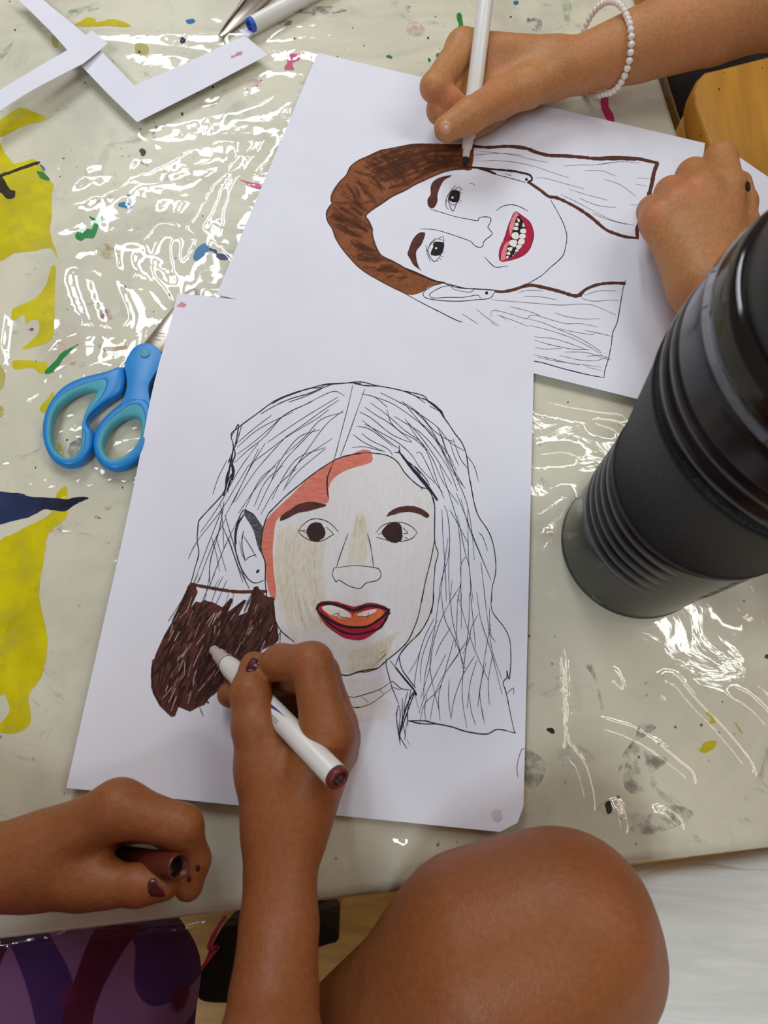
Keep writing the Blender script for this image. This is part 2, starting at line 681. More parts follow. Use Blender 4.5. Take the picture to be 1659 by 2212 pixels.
def film():
    h = 0.0024
    uu = np.arange(-0.10, 0.765, h)
    vv = np.arange(-0.055, 1.2, h)
    U, Vv = np.meshgrid(uu, vv, indexing='ij')
    u, v = U.ravel(), Vv.ravel()
    XY = TK[None] + u[:, None] * TU + v[:, None] * TV
    x, y = XY[:, 0], XY[:, 1]
    # wide billows, crumples and fine crazing
    wx = x + 0.05 * (vnoise(x * 9, y * 9, 1) - .5)
    wy = y + 0.05 * (vnoise(x * 9, y * 9, 2) - .5)
    z = 0.0010 * vnoise(wx * 12, wy * 18, 3)
    crump = np.clip(vnoise(x * 5 + 3, y * 5, 4) * 1.5 - .35, 0, 1)
    lx, ly = x - 0.01, y - 0.30
    near = np.exp(-(lx ** 2 + ly ** 2) / 0.10 ** 2)
    crump = np.clip(crump * np.where(x > .17, .35, .75) + near * .75, 0, 1.1)
    r1 = 1 - np.abs(2 * vnoise(wx * 38, wy * 55, 5) - 1)
    r2 = 1 - np.abs(2 * vnoise(wx * 80, wy * 95, 6) - 1)
    z += crump * (0.0015 * r1 ** 3 + 0.0008 * r2 ** 3)
    # traced folds
    for P, amp, wid in FOLDS:
        Q = ats(cr(P, 8), 0)[:, :2]
        lo, hi = Q.min(0) - .02, Q.max(0) + .02
        m = np.where((x > lo[0]) & (x < hi[0]) & (y > lo[1]) & (y < hi[1]))[0]
        if not len(m):
            continue
        pts = XY[m]
        d = np.full(len(m), 9.0)
        s = np.zeros(len(m))
        for i in range(len(Q) - 1):
            a, b = Q[i], Q[i + 1]
            ba = b - a
            t = np.clip(((pts - a) @ ba) / (ba @ ba + 1e-12), 0, 1)
            e = np.linalg.norm(pts - a - t[:, None] * ba, axis=1)
            k = e < d
            d[k] = e[k]
            s[k] = (i + t[k]) / (len(Q) - 1)
        w = wid * 1.4 / 1000
        z[m] += 0.85 * amp / 1000 * np.exp(-(d / w) ** 2) * np.clip(np.sin(np.pi * np.clip(s, .02, .98)) * 2, 0, 1) * 1.4
    z += ZT + 0.0007
    # flat where something lies on it
    zmax = np.full(len(z), 0.003)
    for S in (SHEET_LOW, SHEET_UP):
        Q = ats(S, 0)[:, :2]
        n = len(Q)
        ins = np.ones(len(z)) * 1e9
        sg = np.sign(np.sum(Q[:, 0] * np.roll(Q[:, 1], -1) - np.roll(Q[:, 0], -1) * Q[:, 1]))
        for i in range(n):
            a, b = Q[i], Q[(i + 1) % n]
            e = (b - a) / np.linalg.norm(b - a)
            dd = sg * (e[0] * (y - a[1]) - e[1] * (x - a[0]))
            ins = np.minimum(ins, dd)
        zmax = np.where(ins > -0.006, np.minimum(zmax, -0.0006), zmax)
    z = np.minimum(z, zmax)
    # hang over the near and right edges
    X, Y = x.copy(), y.copy()
    short = np.where(u > 0.20, 0.12, 1.0)
    for past, dirv, sc_ in ((np.maximum(-v, 0), TV, short), (np.maximum(-u, 0), TU, 1.0)):
        soft = 0.012
        dist = past * sc_
        z = z - np.where(dist > 0, (dist ** 2) / (dist + soft), 0)
        outw = dist * soft / (dist + soft) * 1.15 + 0.004 * np.sin(x * 60 + y * 35) * np.minimum(dist * 20, 1)
        X = X + dirv[0] * (past - outw)
        Y = Y + dirv[1] * (past - outw)
    nu, nv = len(uu), len(vv)
    I = np.arange(nu * nv).reshape(nu, nv)
    Fq = np.stack([I[:-1, :-1], I[:-1, 1:], I[1:, 1:], I[1:, :-1]], -1).reshape(-1, 4)
    return np.stack([X, Y, z], 1), Fq


V, F = film()
film_o = np_mesh('plastic_film', V, F, m_film)
tag(film_o, 'crinkled clear plastic film covering the table, spotted with dried paint', 'tablecloth')

# paint on the table under the film: photo-traced blots
Z1 = view(0, 0, 830)
Z2 = view(830, 0, 829)
Z3 = view(0, 550, 560)
Z5 = view(1150, 1150, 509)
ID = lambda P: P
paints = {
    'yellow': ((226, 212, 0), 0.98), 'pale_yellow': ((214, 205, 90), 0.6), 'green': ((6, 146, 62), 0.98),
    'pale_green': ((150, 190, 150), 0.5), 'teal': ((36, 128, 186), 0.95), 'navy': ((34, 44, 92), 0.97),
    'black': ((40, 40, 34), 0.95), 'slate': ((110, 128, 150), 0.8), 'pink': ((230, 100, 152), 0.8), 'pale_pink': ((232, 180, 190), 0.6),
    'magenta': ((206, 32, 118), 0.95), 'tan': ((206, 178, 120), 0.55), 'purple': ((96, 70, 120), 0.6), 'grey': ((120, 118, 112), 0.5),
}
pm = {k: ink('paint_' + k, c, a, (1, 1, 1), 0, 0.15, 0.5, 0.3, 45, tuple(int(v * .9) for v in c), 0.5) for k, (c, a) in paints.items()}
for k in ('grey', 'tan', 'pale_green', 'purple', 'pale_pink', 'slate'):
    pm[k] = ink('paint_' + k, paints[k][0], paints[k][1], (1, 1, 1), 0, 0.44, 0.66, 0.4, 110, None, 0.0 if k in ('grey', 'tan', 'purple') else 0.1)
pm['navy'] = ink('paint_navy', (26, 30, 52), 0.99, (1, 1, 1), 0, 0.0, 0.25, 0.15, 22, (44, 70, 118))
blots = [
    ('yellow', Z1([(0, 520), (40, 490), (90, 465), (150, 485), (198, 507), (190, 520), (100, 545), (40, 575), (0, 592), (-30, 560)])),
    ('yellow', Z1([(-30, 390), (5, 392), (30, 405), (20, 415), (-30, 422)])),
    ('yellow', Z1([(-20, 630), (20, 660), (60, 705), (110, 695), (150, 690), (190, 740), (215, 780), (232, 800), (222, 850), (222, 930), (215, 1000), (240, 1080), (245, 1110), (215, 1072), (130, 1085), (60, 1092), (-20, 1098)])),
    ('yellow', Z3([(330, 75), (357, 85), (350, 200), (348, 420), (330, 540), (220, 590), (140, 602), (215, 540), (250, 480), (242, 420), (200, 415), (165, 442), (150, 385), (80, 418), (85, 345), (190, 300), (260, 245), (300, 180)])),
    ('yellow', Z3([(85, 680), (180, 675), (290, 690), (302, 730), (260, 762), (210, 725), (95, 732)])),
    ('pale_yellow', Z3([(-20, 700), (30, 750), (25, 840), (-20, 870)])),
    ('pale_yellow', Z3([(-20, 960), (20, 980), (20, 1030), (-20, 1040)])),
    ('yellow', Z3([(290, 940), (340, 880), (332, 960), (295, 1012), (258, 1000), (256, 975)])),
    ('pale_yellow', Z3([(370, 1200), (400, 1230), (410, 1300), (400, 1360), (370, 1300), (362, 1250)])),
    ('yellow', [(125, 1062), (143, 1050), (145, 1080), (141, 1120), (105, 1152), (95, 1200), (85, 1290), (102, 1380), (90, 1460), (62, 1500), (65, 1560), (30, 1585), (-10, 1575), (20, 1540), (10, 1500), (-10, 1480), (-10, 1200), (35, 1150), (102, 1115), (118, 1085)]),
    ('yellow', Z1([(325, 104), (380, 76), (410, 80), (420, 96), (490, 82), (560, 105), (550, 117), (460, 112), (400, 114), (340, 112)])),
    ('pale_yellow', Z1([(585, 190), (612, 180), (640, 200), (640, 232), (610, 242), (585, 225)])),
    ('pale_yellow', Z1([(225, 150), (250, 160), (250, 205), (225, 195)])),
    ('yellow', Z5([(1176, 1535), (1210, 1480), (1290, 1468), (1290, 1510), (1230, 1552), (1190, 1548)])),
    ('yellow', Z5([(1240, 1345), (1258, 1310), (1222, 1272), (1255, 1268), (1292, 1330), (1270, 1345)])),
    ('pale_yellow', Z5([(1420, 1340), (1440, 1350), (1480, 1410), (1470, 1415)])),
    ('green', Z1([(328, 1008), (360, 985), (395, 988), (400, 960), (386, 933), (410, 942), (442, 933), (430, 962), (416, 1000), (405, 1027), (372, 1028), (348, 1041), (328, 1027)])),
    ('green', Z3([(288, 745), (350, 680), (400, 625), (500, 572), (470, 600), (410, 660), (370, 712), (330, 752), (300, 766)])),
    ('green', Z3([(292, 965), (306, 950), (310, 985), (292, 1010)])),
    ('green', Z2([(313, 60), (330, 56), (338, 85), (344, 125), (324, 128), (318, 95)])),
    ('green', Z2([(188, 258), (195, 250), (202, 260), (195, 270)])), ('green', Z2([(225, 235), (236, 230), (240, 245), (228, 248)])),
    ('green', Z2([(10, 238), (30, 240), (34, 252), (14, 250)])), ('green', Z2([(838, 504), (848, 498), (860, 506), (848, 515)])),
    ('pale_green', Z2([(770, 0), (800, 0), (812, 60), (790, 110), (772, 60)])),
    ('pale_green', Z1([(290, 50), (350, 30), (420, 10), (440, 30), (360, 60), (300, 80)])),
    ('pale_green', Z1([(0, 230), (40, 190), (60, 175), (30, 230), (0, 260)])),
    ('teal', Z1([(862, 1062), (890, 1050), (905, 1076), (885, 1100), (852, 1126), (835, 1116), (838, 1090)])),
    ('navy', Z1([(890, 1070), (932, 1078), (942, 1095), (985, 1100), (990, 1115), (965, 1125), (935, 1112), (925, 1090), (895, 1080)])),
    ('teal', Z1([(512, 878), (540, 872), (568, 890), (562, 908), (535, 896), (515, 893)])), ('teal', Z1([(160, 715), (180, 712), (195, 735), (175, 742)])),
    ('teal', Z1([(800, 90), (830, 80), (845, 92), (820, 105)])), ('teal', Z1([(548, 840), (562, 845), (560, 862), (550, 858)])),
    ('navy', Z1([(775, 170), (788, 160), (803, 172), (795, 186), (780, 184)])), ('black', Z1([(602, 648), (615, 640), (630, 652), (626, 670), (612, 674)])),
    ('slate', Z1([(655, 580), (668, 570), (674, 590), (664, 602)])), ('slate', Z1([(600, 700), (630, 690), (640, 720), (625, 712)])), ('slate', Z1([(668, 540), (680, 545), (676, 560)])),
    ('black', Z1([(0, 752), (60, 732), (150, 700), (172, 705), (110, 728), (40, 752), (0, 764)])),
    ('black', Z1([(-10, 750), (20, 780), (40, 815), (66, 825), (60, 855), (30, 858), (5, 835), (-10, 820)])),
    ('green', Z1([(160, 740), (190, 745), (215, 775), (200, 780), (170, 765)])),
    ('pink', Z1([(1240, 235), (1300, 233), (1290, 260), (1262, 275), (1270, 300), (1228, 300), (1240, 265)])),
    ('pink', Z1([(1030, 772), (1075, 785), (1135, 800), (1132, 822), (1090, 808), (1060, 790)])),
    ('pale_pink', Z2([(95, 110), (130, 92), (172, 115), (170, 150), (130, 158), (98, 140)])),
    ('pale_pink', Z3([(440, 700), (490, 680), (545, 690), (530, 720), (480, 715)])), ('pale_pink', Z1([(1060, 350), (1110, 340), (1130, 370), (1080, 395)])),
    ('pale_pink', Z1([(430, 1350), (470, 1330), (485, 1375), (450, 1390)])),
    ('magenta', Z2([(942, 400), (968, 402), (968, 440), (975, 470), (996, 510), (988, 532), (972, 532), (952, 500), (938, 465), (936, 430)])),
    ('magenta', Z3([(188, 478), (202, 466), (216, 476), (202, 490)])), ('black', Z1([(780, 490), (790, 486), (790, 500)])),
    ('tan', Z3([(620, 575), (720, 560), (820, 590), (790, 650), (700, 640), (640, 600)])), ('tan', Z1([(410, 1080), (450, 1050), (500, 1080), (520, 1110), (450, 1120)])),
    ('navy', Z3([(-30, 1532), (60, 1525), (140, 1530), (190, 1550), (320, 1555), (420, 1565), (480, 1555), (540, 1550), (566, 1560), (520, 1580), (460, 1612), (420, 1642), (340, 1636), (280, 1632), (240, 1652), (180, 1682), (60, 1710), (-30, 1720)])),
    ('slate', Z3([(445, 1215), (480, 1185), (520, 1180), (520, 1270), (470, 1300), (440, 1270)])),
    ('slate', Z3([(665, 1615), (700, 1605), (720, 1620), (690, 1635), (668, 1632)])), ('slate', Z3([(600, 1680), (625, 1668), (650, 1690), (620, 1690)])),
    ('slate', Z3([(645, 370), (680, 350), (690, 390), (655, 410)])),
    ('purple', Z1([(1180, 105), (1230, 88), (1262, 92), (1250, 108), (1200, 112)])), ('purple', Z1([(1270, 40), (1400, 25), (1500, 45), (1350, 70), (1280, 60)])),
    ('purple', Z2([(620, 80), (680, 90), (670, 140), (630, 120)])), ('purple', Z2([(80, 30), (110, 25), (110, 50), (90, 52)])),
    ('teal', Z2([(558, 5), (578, 3), (578, 18), (562, 20)])),
    ('black', [(5, 1362), (30, 1330), (52, 1318), (72, 1284), (62, 1320), (36, 1342), (14, 1366)]),
    ('black', Z5([(100, 1385), (140, 1378), (160, 1410), (130, 1415)])), ('grey', Z5([(740, 1370), (790, 1345), (870, 1370), (820, 1420), (700, 1500), (640, 1640), (600, 1700), (640, 1560), (720, 1440)])),
    ('grey', Z5([(700, 1480), (830, 1560), (960, 1600), (850, 1700), (880, 1800), (700, 1840), (640, 1740)])), ('grey', Z5([(380, 940), (430, 950), (500, 1230), (480, 1230), (440, 1050)])),
    ('grey', [(1440, 1740), (1500, 1760), (1420, 1800), (1360, 1790)]), ('navy', Z5([(1636, 870), (1660, 860), (1670, 885), (1645, 890)])),
    ('black', [(1308, 1736), (1318, 1730), (1322, 1752), (1312, 1758)]), ('grey', [(1135, 1620), (1180, 1650), (1160, 1700), (1130, 1690)]),
]
for k, P in blots:
    fl = Flat(ZT + 0.00012 + 0.00001 * rng.random())
    fl.patch(P, 4, 0.5)
    fl.build('paint_blot', pm[k], film_o)
# tiny splashes scattered over the table
sp = Flat(ZT + 0.0001)
for _ in range(150):
    c = (rng.uniform(0, 1659), rng.uniform(0, 1850))
    sp.dot(c, rng.uniform(0.8, 3.2), rng.uniform(0.4, 1), rng.uniform(0, 3))
tag(sp.build('paint_speckle', pm['black'], film_o), kind='stuff')

# ------------------------------------------------------------------ bench, stool, bag below the table
m_bench, nt, bs = nodes('bench_white')
fw = noise_tex(nt, 6, 5, 0.6, (1.2, 9, 1), math.radians(-24), 0.4)
L(nt, mixcol(nt, ramp(nt, fw, 0.4, 0.72), lin(238, 242, 236), lin(204, 208, 202)), bs.inputs['Base Color'])
bs.inputs['Roughness'].default_value = 0.6
bench = empty('bench', tw(0.02, -0.33, -0.72))
tag(bench, 'white bench with faint grain beyond the table edge under the bent knee', 'bench')
bc = tw(-0.13, -0.255, 0)
box('seat', (bc[0], bc[1], -0.115), (0.53, 0.48, 0.03), m_bench, bench, TA, 0.008)
for u in (-0.35, 0.09):
    for v in (-0.06, -0.45):
        p = tw(u, v, 0)
        box('leg', (p[0], p[1], -0.425), (0.04, 0.04, 0.59), m_bench, bench, TA, 0.004)

m_ochre, nt, bs = nodes('ochre_wood')
fw = noise_tex(nt, 10, 5, 0.6, (8, 1.0, 1), math.radians(-20), 0.3)
L(nt, mixcol(nt, ramp(nt, fw, 0.3, 0.72), lin(196, 140, 42), lin(170, 116, 34)), bs.inputs['Base Color'])
bs.inputs['Roughness'].default_value = 0.55
stool_px = [(1502, 222), (1500, 195), (1507, 170), (1522, 155), (1560, 146), (1670, 118), (1800, 85), (1800, 600), (1650, 560), (1590, 440), (1545, 340)]
zs = -0.16
X = ats(stool_px, zs)
stool = empty('stool', (X[:, 0].mean(), X[:, 1].mean(), -0.72))
tag(stool, 'ochre wooden stool with a rounded corner beside the table at top right', 'stool')
prism('seat', stool_px, zs - 0.03, zs, m_ochre, stool, 0.004)
for px in ((1545, 190), (1760, 140), (1620, 450), (1770, 560)):
    p = at(px[0], px[1], zs)
    lathe('leg', (p[0], p[1], -0.72), (0, 0, 1), [(0, 0), (0, 0.014), (0.53, 0.017), (0.53, 0)], m_ochre, stool, 14)

m_black = plain('black_cloth', (24, 22, 24), 0.85, 0.15, 80)
m_pinkband = plain('pink_band', (214, 70, 128), 0.6, 0.1, 80)
bag = empty('bag', at(470, 2070, -0.72))
tag(bag, 'black bag with a pink strap on the floor below the table edge', 'bag')
zb = -0.50
bagp = [(425, 2140), (440, 2080), (475, 2010), (500, 1985), (560, 1985), (640, 1990), (700, 2000), (728, 2012), (730, 2034), (700, 2044), (640, 2070), (560, 2130), (520, 2165), (440, 2165)]
prism('bag_body', cr(bagp, 3, True), -0.719, zb, m_black, bag, 0.012)
fl = Flat(zb + 0.002)
fl.stroke([(488, 1978), (470, 2005), (455, 2035), (452, 2050), (470, 2046), (455, 2065), (440, 2085), (430, 2098)], 9, taper=0.1)
fl.build('strap', m_pinkband, bag)
# ================================================================== sheets and drawings
m_paper = plain('white_paper', (228, 230, 240), 0.85, 0.012, 25, 0.2)
m_pen = ink('black_pen', (38, 40, 48), 1.0)
m_pen_soft = ink('pencil', (92, 94, 102), 0.85, (1, 1, 1), 0, 0.25, 0.5, 0.6, 700)
m_brown = ink('brown_marker', (142, 84, 46), 1.0, None, 0, scale=140, rgb2=(120, 66, 34))
m_brown_d = ink('brown_marker_dark', (104, 58, 32), 0.36, (1, 1, 1), 0, 0.2, 0.5, 0.6, 300)
m_umber = ink('umber_marker', (92, 51, 42), 1.0, None, 0, scale=200, rgb2=(74, 39, 32))
m_umber_d = ink('umber_marker_dark', (60, 34, 30), 0.7, (1, 1, 1), 0, 0.25, 0.5, 0.6, 300)
m_line_b = ink('brown_line', (96, 54, 42), 1.0, None, 0, scale=250)
m_earl = ink('dark_brown_line', (66, 36, 34), 1.0)
m_red = ink('red_marker', (186, 30, 68), 1.0, None, 0, scale=200, rgb2=(160, 26, 60))
m_darkred = ink('dark_red_marker', (130, 26, 52), 1.0, None, 0, scale=200)
m_rose = ink('rose_pencil', (224, 140, 146), 1.0, None, 0, scale=250, rgb2=(214, 128, 136))
m_tooth = ink('tooth_white', (238, 232, 226), 1.0, None, 0, scale=200, rgb2=(232, 226, 222))
m_dark = ink('dark_ink', (36, 28, 28), 1.0, None, 0, scale=200)
m_orange = ink('orange_marker', (232, 122, 76), 1.0, None, 0, scale=200, rgb2=(226, 108, 66))
m_coral = ink('coral_pencil', (234, 134, 112), 0.80, (1, 3.5, 1), math.radians(-35), 0.15, 0.5, 0.7, 160, (226, 112, 90))
m_cream = ink('cream_pencil', (238, 228, 196), 0.26, (4, 1, 1), math.radians(35), 0.3, 0.7, 0.7, 90, (236, 220, 178))
m_yell = ink('yellow_pencil', (242, 230, 166), 0.26, (6, 1, 1), 0.0, 0.35, 0.7, 0.7, 130, (234, 214, 140), 0.1)
m_lav = ink('grey_smudge', (170, 170, 178), 0.3, (1, 1, 1), 0, 0.3, 0.7, 0.7, 120)
m_pinkmark = ink('pink_mark', (236, 160, 166), 0.9, (1, 1, 1), 0, 0.1, 0.5, 0.7, 200)


def sheet(name, P, lift=None, parent=None, nseg=60, mat=None, z=0.0, th=0.00022):
    """thin paper with real thickness; P outline in photo pixels; lift(X) -> extra height"""
    Q = []
    P = [np.array(p, float) for p in P]
    for a, b in zip(P, P[1:] + P[:1]):
        n = max(1, int(np.linalg.norm(b - a) / 24))
        Q += [a + (b - a) * t for t in np.linspace(0, 1, n, endpoint=False)]
    X = ats(np.array(Q), z)
    bm = bmesh.new()
    vs = [bm.verts.new(x) for x in X]
    bm.faces.new(vs)
    lo, hi = X.min(0), X.max(0)
    for ax in (0, 1):
        for s in np.arange(lo[ax] + 0.006, hi[ax], 0.006):
            co = [0, 0, 0]
            no = [0, 0, 0]
            co[ax] = s
            no[ax] = 1
            bmesh.ops.bisect_plane(bm, geom=bm.verts[:] + bm.edges[:] + bm.faces[:], plane_co=co, plane_no=no)
    if lift:
        for v in bm.verts:
            v.co.z += lift(v.co.x, v.co.y)
    bm.normal_update()
    if sum(f.normal.z * f.calc_area() for f in bm.faces) < 0:
        bmesh.ops.reverse_faces(bm, faces=bm.faces)
    me = bpy.data.meshes.new(name)
    bm.to_mesh(me)
    bm.free()
    me.materials.append(mat or m_paper)
    o = bpy.data.objects.new(name, me)
    COL.objects.link(o)
    sd = o.modifiers.new('thickness', 'SOLIDIFY')
    sd.thickness = th
    sd.offset = -1
    return o


# ------------------------------------------------------------------ upper drawing
ZU = -0.00045


up = sheet('portrait_drawing', [(686, 114), (1523, 309), (1450, 880), (468, 636)], None, z=ZU)
tag(up, 'sideways portrait with light brown hair and a broad toothy smile, lying under the other drawing', 'drawing')
U1 = view(690, 300, 310)
U2 = view(860, 350, 400)
U3 = view(980, 280, 460)
U4 = view(860, 580, 520)
U5 = view(1060, 440, 120)
zl = ZU + 0.00005

outer = U1([(1780, 60), (1659, 65), (1440, 65), (1250, 60), (1090, 60), (950, 85), (800, 115), (700, 135), (560, 200), (450, 250), (360, 320), (310, 420), (240, 490), (180, 570), (140, 650), (135, 720), (150, 740), (110, 790), (80, 860), (95, 950), (150, 1040), (180, 1130), (230, 1220), (320, 1340), (440, 1470), (560, 1560), (700, 1640), (850, 1720), (1020, 1800)])
endc = U1([(1100, 1800), (1210, 1760), (1250, 1720), (1330, 1690), (1440, 1665)])
inner = U1([(1380, 1655), (1200, 1590), (1050, 1530), (950, 1470), (850, 1415), (720, 1350), (670, 1280), (630, 1180), (610, 1090), (610, 1040), (570, 950), (535, 895), (580, 840), (700, 760), (850, 660), (1000, 590), (1100, 530), (1250, 460), (1400, 395), (1530, 360), (1659, 350), (1760, 352)])
hf = Flat(zl)
hf.patch(outer + endc + inner, 2)
hair_u = hf.build('hair_colouring', m_brown, up)
hs = Flat(zl + 0.00004)
O, I = np.array(outer), np.array(inner[::-1])


def between(s, k):
    """point across the hair band"""
    a = cr(outer, 6)
    b = cr(inner[::-1], 6)
    A = a[min(int(s * (len(a) - 1)), len(a) - 1)]
    B = b[min(int(s * (len(b) - 1)), len(b) - 1)]
    return A + (B - A) * k


for _ in range(130):                       # marker strokes across the band
    s = rng.uniform(0.02, 0.97)
    k0 = rng.uniform(0.04, 0.6)
    k1 = min(k0 + rng.uniform(0.2, 0.5), 0.97)
    ds = rng.uniform(-0.02, 0.02)
    hs.stroke([between(s, k0), between(min(max(s + ds / 2, 0), 1), (k0 + k1) / 2), between(min(max(s + ds, 0), 1), k1)], rng.uniform(3.0, 9.0))
for _ in range(60):
    s = rng.uniform(0.0, 0.25)
    k = rng.uniform(0.05, 0.9)
    hs.stroke([between(s, k), between(s + 0.05, k + rng.uniform(-.05, .05)), between(s + 0.1, min(k + rng.uniform(-.1, .1), .97))], rng.uniform(4, 9))
hs.stroke(outer, 3.0)
hs.stroke(inner, 4.0)
for P in ([(700, 150), (780, 240), (880, 340), (960, 460), (1020, 540)], [(1430, 130), (1550, 110), (1659, 100)], [(1450, 90), (1560, 85), (1700, 90)], [(400, 370), (600, 430), (800, 480)], [(180, 740), (420, 740), (650, 720)]):
    hs.stroke(U1(P), 7)
hs.build('hair_stroke', m_brown_d, hair_u)
ol = Flat(zl + 0.00009)
ol.stroke(outer, 1.6)
ol.stroke(inner, 1.8)
ol.build('hair_outline', m_dark, up)

ln = Flat(zl + 0.00003)
ln.stroke(U3([(120, 126), (270, 138), (420, 130), (560, 145), (640, 175), (740, 200), (870, 205), (1000, 215), (1110, 225), (1250, 217), (1420, 225), (1500, 240), (1595, 262)]), 7, taper=.1)
ln.stroke(U3([(1110, 228), (1250, 222), (1420, 230)]), 9)
ln.stroke(U3([(1590, 258), (1562, 330), (1542, 430), (1512, 540), (1480, 610)]), 9, taper=.1)
ln.stroke(U3([(1480, 610), (1455, 700), (1430, 780), (1432, 850)]), 8, taper=.1)
ln.stroke(U3([(1440, 845), (1340, 835), (1260, 810), (1180, 775), (1080, 690), (980, 620), (880, 565), (800, 530), (740, 520), (680, 475), (600, 420), (575, 408)]), 6.5, taper=.1)
ln.stroke(U4([(665, 155), (720, 160), (800, 145), (900, 115), (1000, 130), (1120, 160), (1200, 185), (1240, 185), (1300, 140), (1380, 110), (1470, 100), (1568, 103)]), 6.5, taper=.1)
ln.stroke(U4([(1200, 187), (1245, 186), (1280, 155)]), 8)
ln.build('hair_edge', m_line_b, up)
ln = Flat(zl + 0.00005)
ln.stroke(U3([(575, 410), (610, 390), (600, 360), (570, 345), (500, 330), (470, 323), (300, 308), (200, 298), (100, 292), (40, 292)]), 4.5, taper=.1)
ln.stroke(U3([(190, 300), (260, 318), (330, 346)]), 5)
ln.build('ear_shading', m_earl, up)
ln = Flat(zl + 0.00005)
ln.stroke(U2([(420, 1082), (320, 1062), (200, 1010), (60, 950)]), 4)
ln.build('hair_shading', m_earl, up)

pn = Flat(zl + 0.00006)
pn.stroke(U3([(330, 350), (450, 380), (560, 412)]), 1.6)
pn.dot(U3([(567, 388)])[0], 3.2)
pn.stroke(U3([(400, 340), (445, 358), (450, 340)]), 1.2, False)
pn.stroke(U2([(1365, 335), (1430, 450), (1480, 550), (1512, 660), (1500, 760), (1475, 840), (1400, 915), (1380, 930), (1280, 1020), (1160, 1090), (1100, 1125)]), 1.7)
pn.stroke(U2([(420, 1085), (500, 1105), (600, 1130), (700, 1135), (860, 1145)]), 1.7)
pn.stroke(U4([(60, 180), (180, 245), (290, 300), (400, 355), (520, 400), (548, 418)]), 1.8)
pn.stroke(U4([(1568, 78), (1550, 140), (1530, 260), (1510, 370), (1480, 440), (1470, 520), (1450, 620), (1425, 700), (1420, 752)]), 1.8)
pn.stroke(U4([(1420, 752), (1300, 730), (1120, 685), (1000, 650), (940, 638), (700, 580)]), 1.8)
pn.stroke(U2([(880, 435), (940, 395), (1020, 382), (1090, 400), (1165, 440)]), 1.5)
pn.stroke(U2([(775, 850), (830, 910), (880, 942), (985, 930)]), 1.5)
pn.stroke(U2([(635, 195), (660, 190), (690, 210)]), 0.9)
pn.build('face_outline', m_pen, up)
pn = Flat(zl + 0.00006)
pn.stroke(U4([(310, 100), (240, 120), (190, 150), (172, 180), (200, 205), (290, 220), (420, 225), (540, 215), (630, 205), (660, 170), (668, 150)]), 1.6)
pn.stroke(U4([(310, 100), (400, 130), (500, 140), (668, 150)]), 1.6)
pn.stroke(U4([(400, 118), (310, 125), (230, 165), (218, 185), (245, 203), (340, 198), (450, 198), (545, 183), (570, 208)]), 1.4)
pn.stroke(U4([(360, 125), (390, 118), (430, 132), (510, 140), (515, 155), (480, 163), (400, 148), (362, 128)]), 1.1)
pn.dot(U4([(610, 168)])[0], 3.4)
pn.build('ear', m_pen, up)
pn = Flat(zl + 0.00006)
pn.stroke(U2([(285, 420), (400, 455), (520, 490), (650, 515), (715, 525), (725, 500), (780, 490), (825, 500), (830, 530), (805, 580), (815, 600), (843, 635), (830, 660), (790, 690), (765, 720), (760, 750), (730, 765), (690, 750), (660, 720), (640, 705), (540, 670), (420, 630), (320, 605), (200, 598)]), 1.6)
pn.build('nose', m_pen, up)
for P in (U1([(1525, 420), (1510, 440), (1440, 480), (1390, 570), (1365, 650), (1365, 720), (1330, 790), (1290, 800), (1255, 770), (1250, 700), (1285, 640), (1285, 560), (1310, 500), (1370, 455), (1450, 430)]),
          U1([(1220, 1085), (1215, 1130), (1180, 1220), (1120, 1300), (1125, 1400), (1150, 1480), (1185, 1532), (1160, 1510), (1090, 1460), (1050, 1390), (1018, 1330), (1040, 1260), (1070, 1180), (1120, 1110), (1170, 1080)])):
    q = Flat(zl + 0.00005)
    q.patch(P, 3)
    q.build('eyebrow', m_umber, up)
for iris, hl, lines, lash in (
    ([(490, 250), (545, 258), (553, 300), (535, 362), (455, 345), (455, 300), (470, 268)], (487, 318),
     [[(520, 205), (470, 260), (432, 330), (430, 390), (450, 425)], [(555, 220), (500, 250), (455, 310), (455, 370), (490, 440), (520, 380), (550, 300), (555, 220)], [(455, 352), (485, 385), (520, 375)], [(440, 300), (452, 310)], [(432, 350), (450, 350)]],
     [[(552, 250), (580, 238)], [(555, 280), (577, 274)], [(555, 310), (569, 310)], [(548, 340), (569, 350)], [(540, 360), (556, 371)]]),
    ([(320, 715), (405, 720), (407, 760), (375, 835), (295, 832), (300, 790), (315, 760)], (340, 772),
     [[(405, 665), (330, 700), (275, 760), (270, 810), (320, 890), (370, 850), (405, 780), (410, 720), (405, 665)], [(335, 680), (290, 730), (262, 790)], [(248, 740), (265, 830), (292, 892)], [(360, 690), (405, 700)]],
     [[(400, 800), (411, 813)], [(385, 840), (401, 851)], [(370, 860), (386, 876)], [(350, 880), (360, 892)], [(255, 795), (272, 795)], [(265, 765), (282, 771)], [(278, 850), (292, 846)]])):
    e = Flat(zl + 0.00006)
    for l in lines:
        e.stroke(U2(l), 1.4)
    for l in lash:
        e.stroke(U2(l), 1.3, False)
    eye = e.build('eye', m_pen, up)
    q = Flat(zl + 0.00007)
    q.patch(U2(iris), 2)
    q.build('iris', m_dark, eye)
    q = Flat(zl + 0.0001)
    q.dot(U2([hl])[0], 2.4)
    q.build('glint', m_tooth, eye)
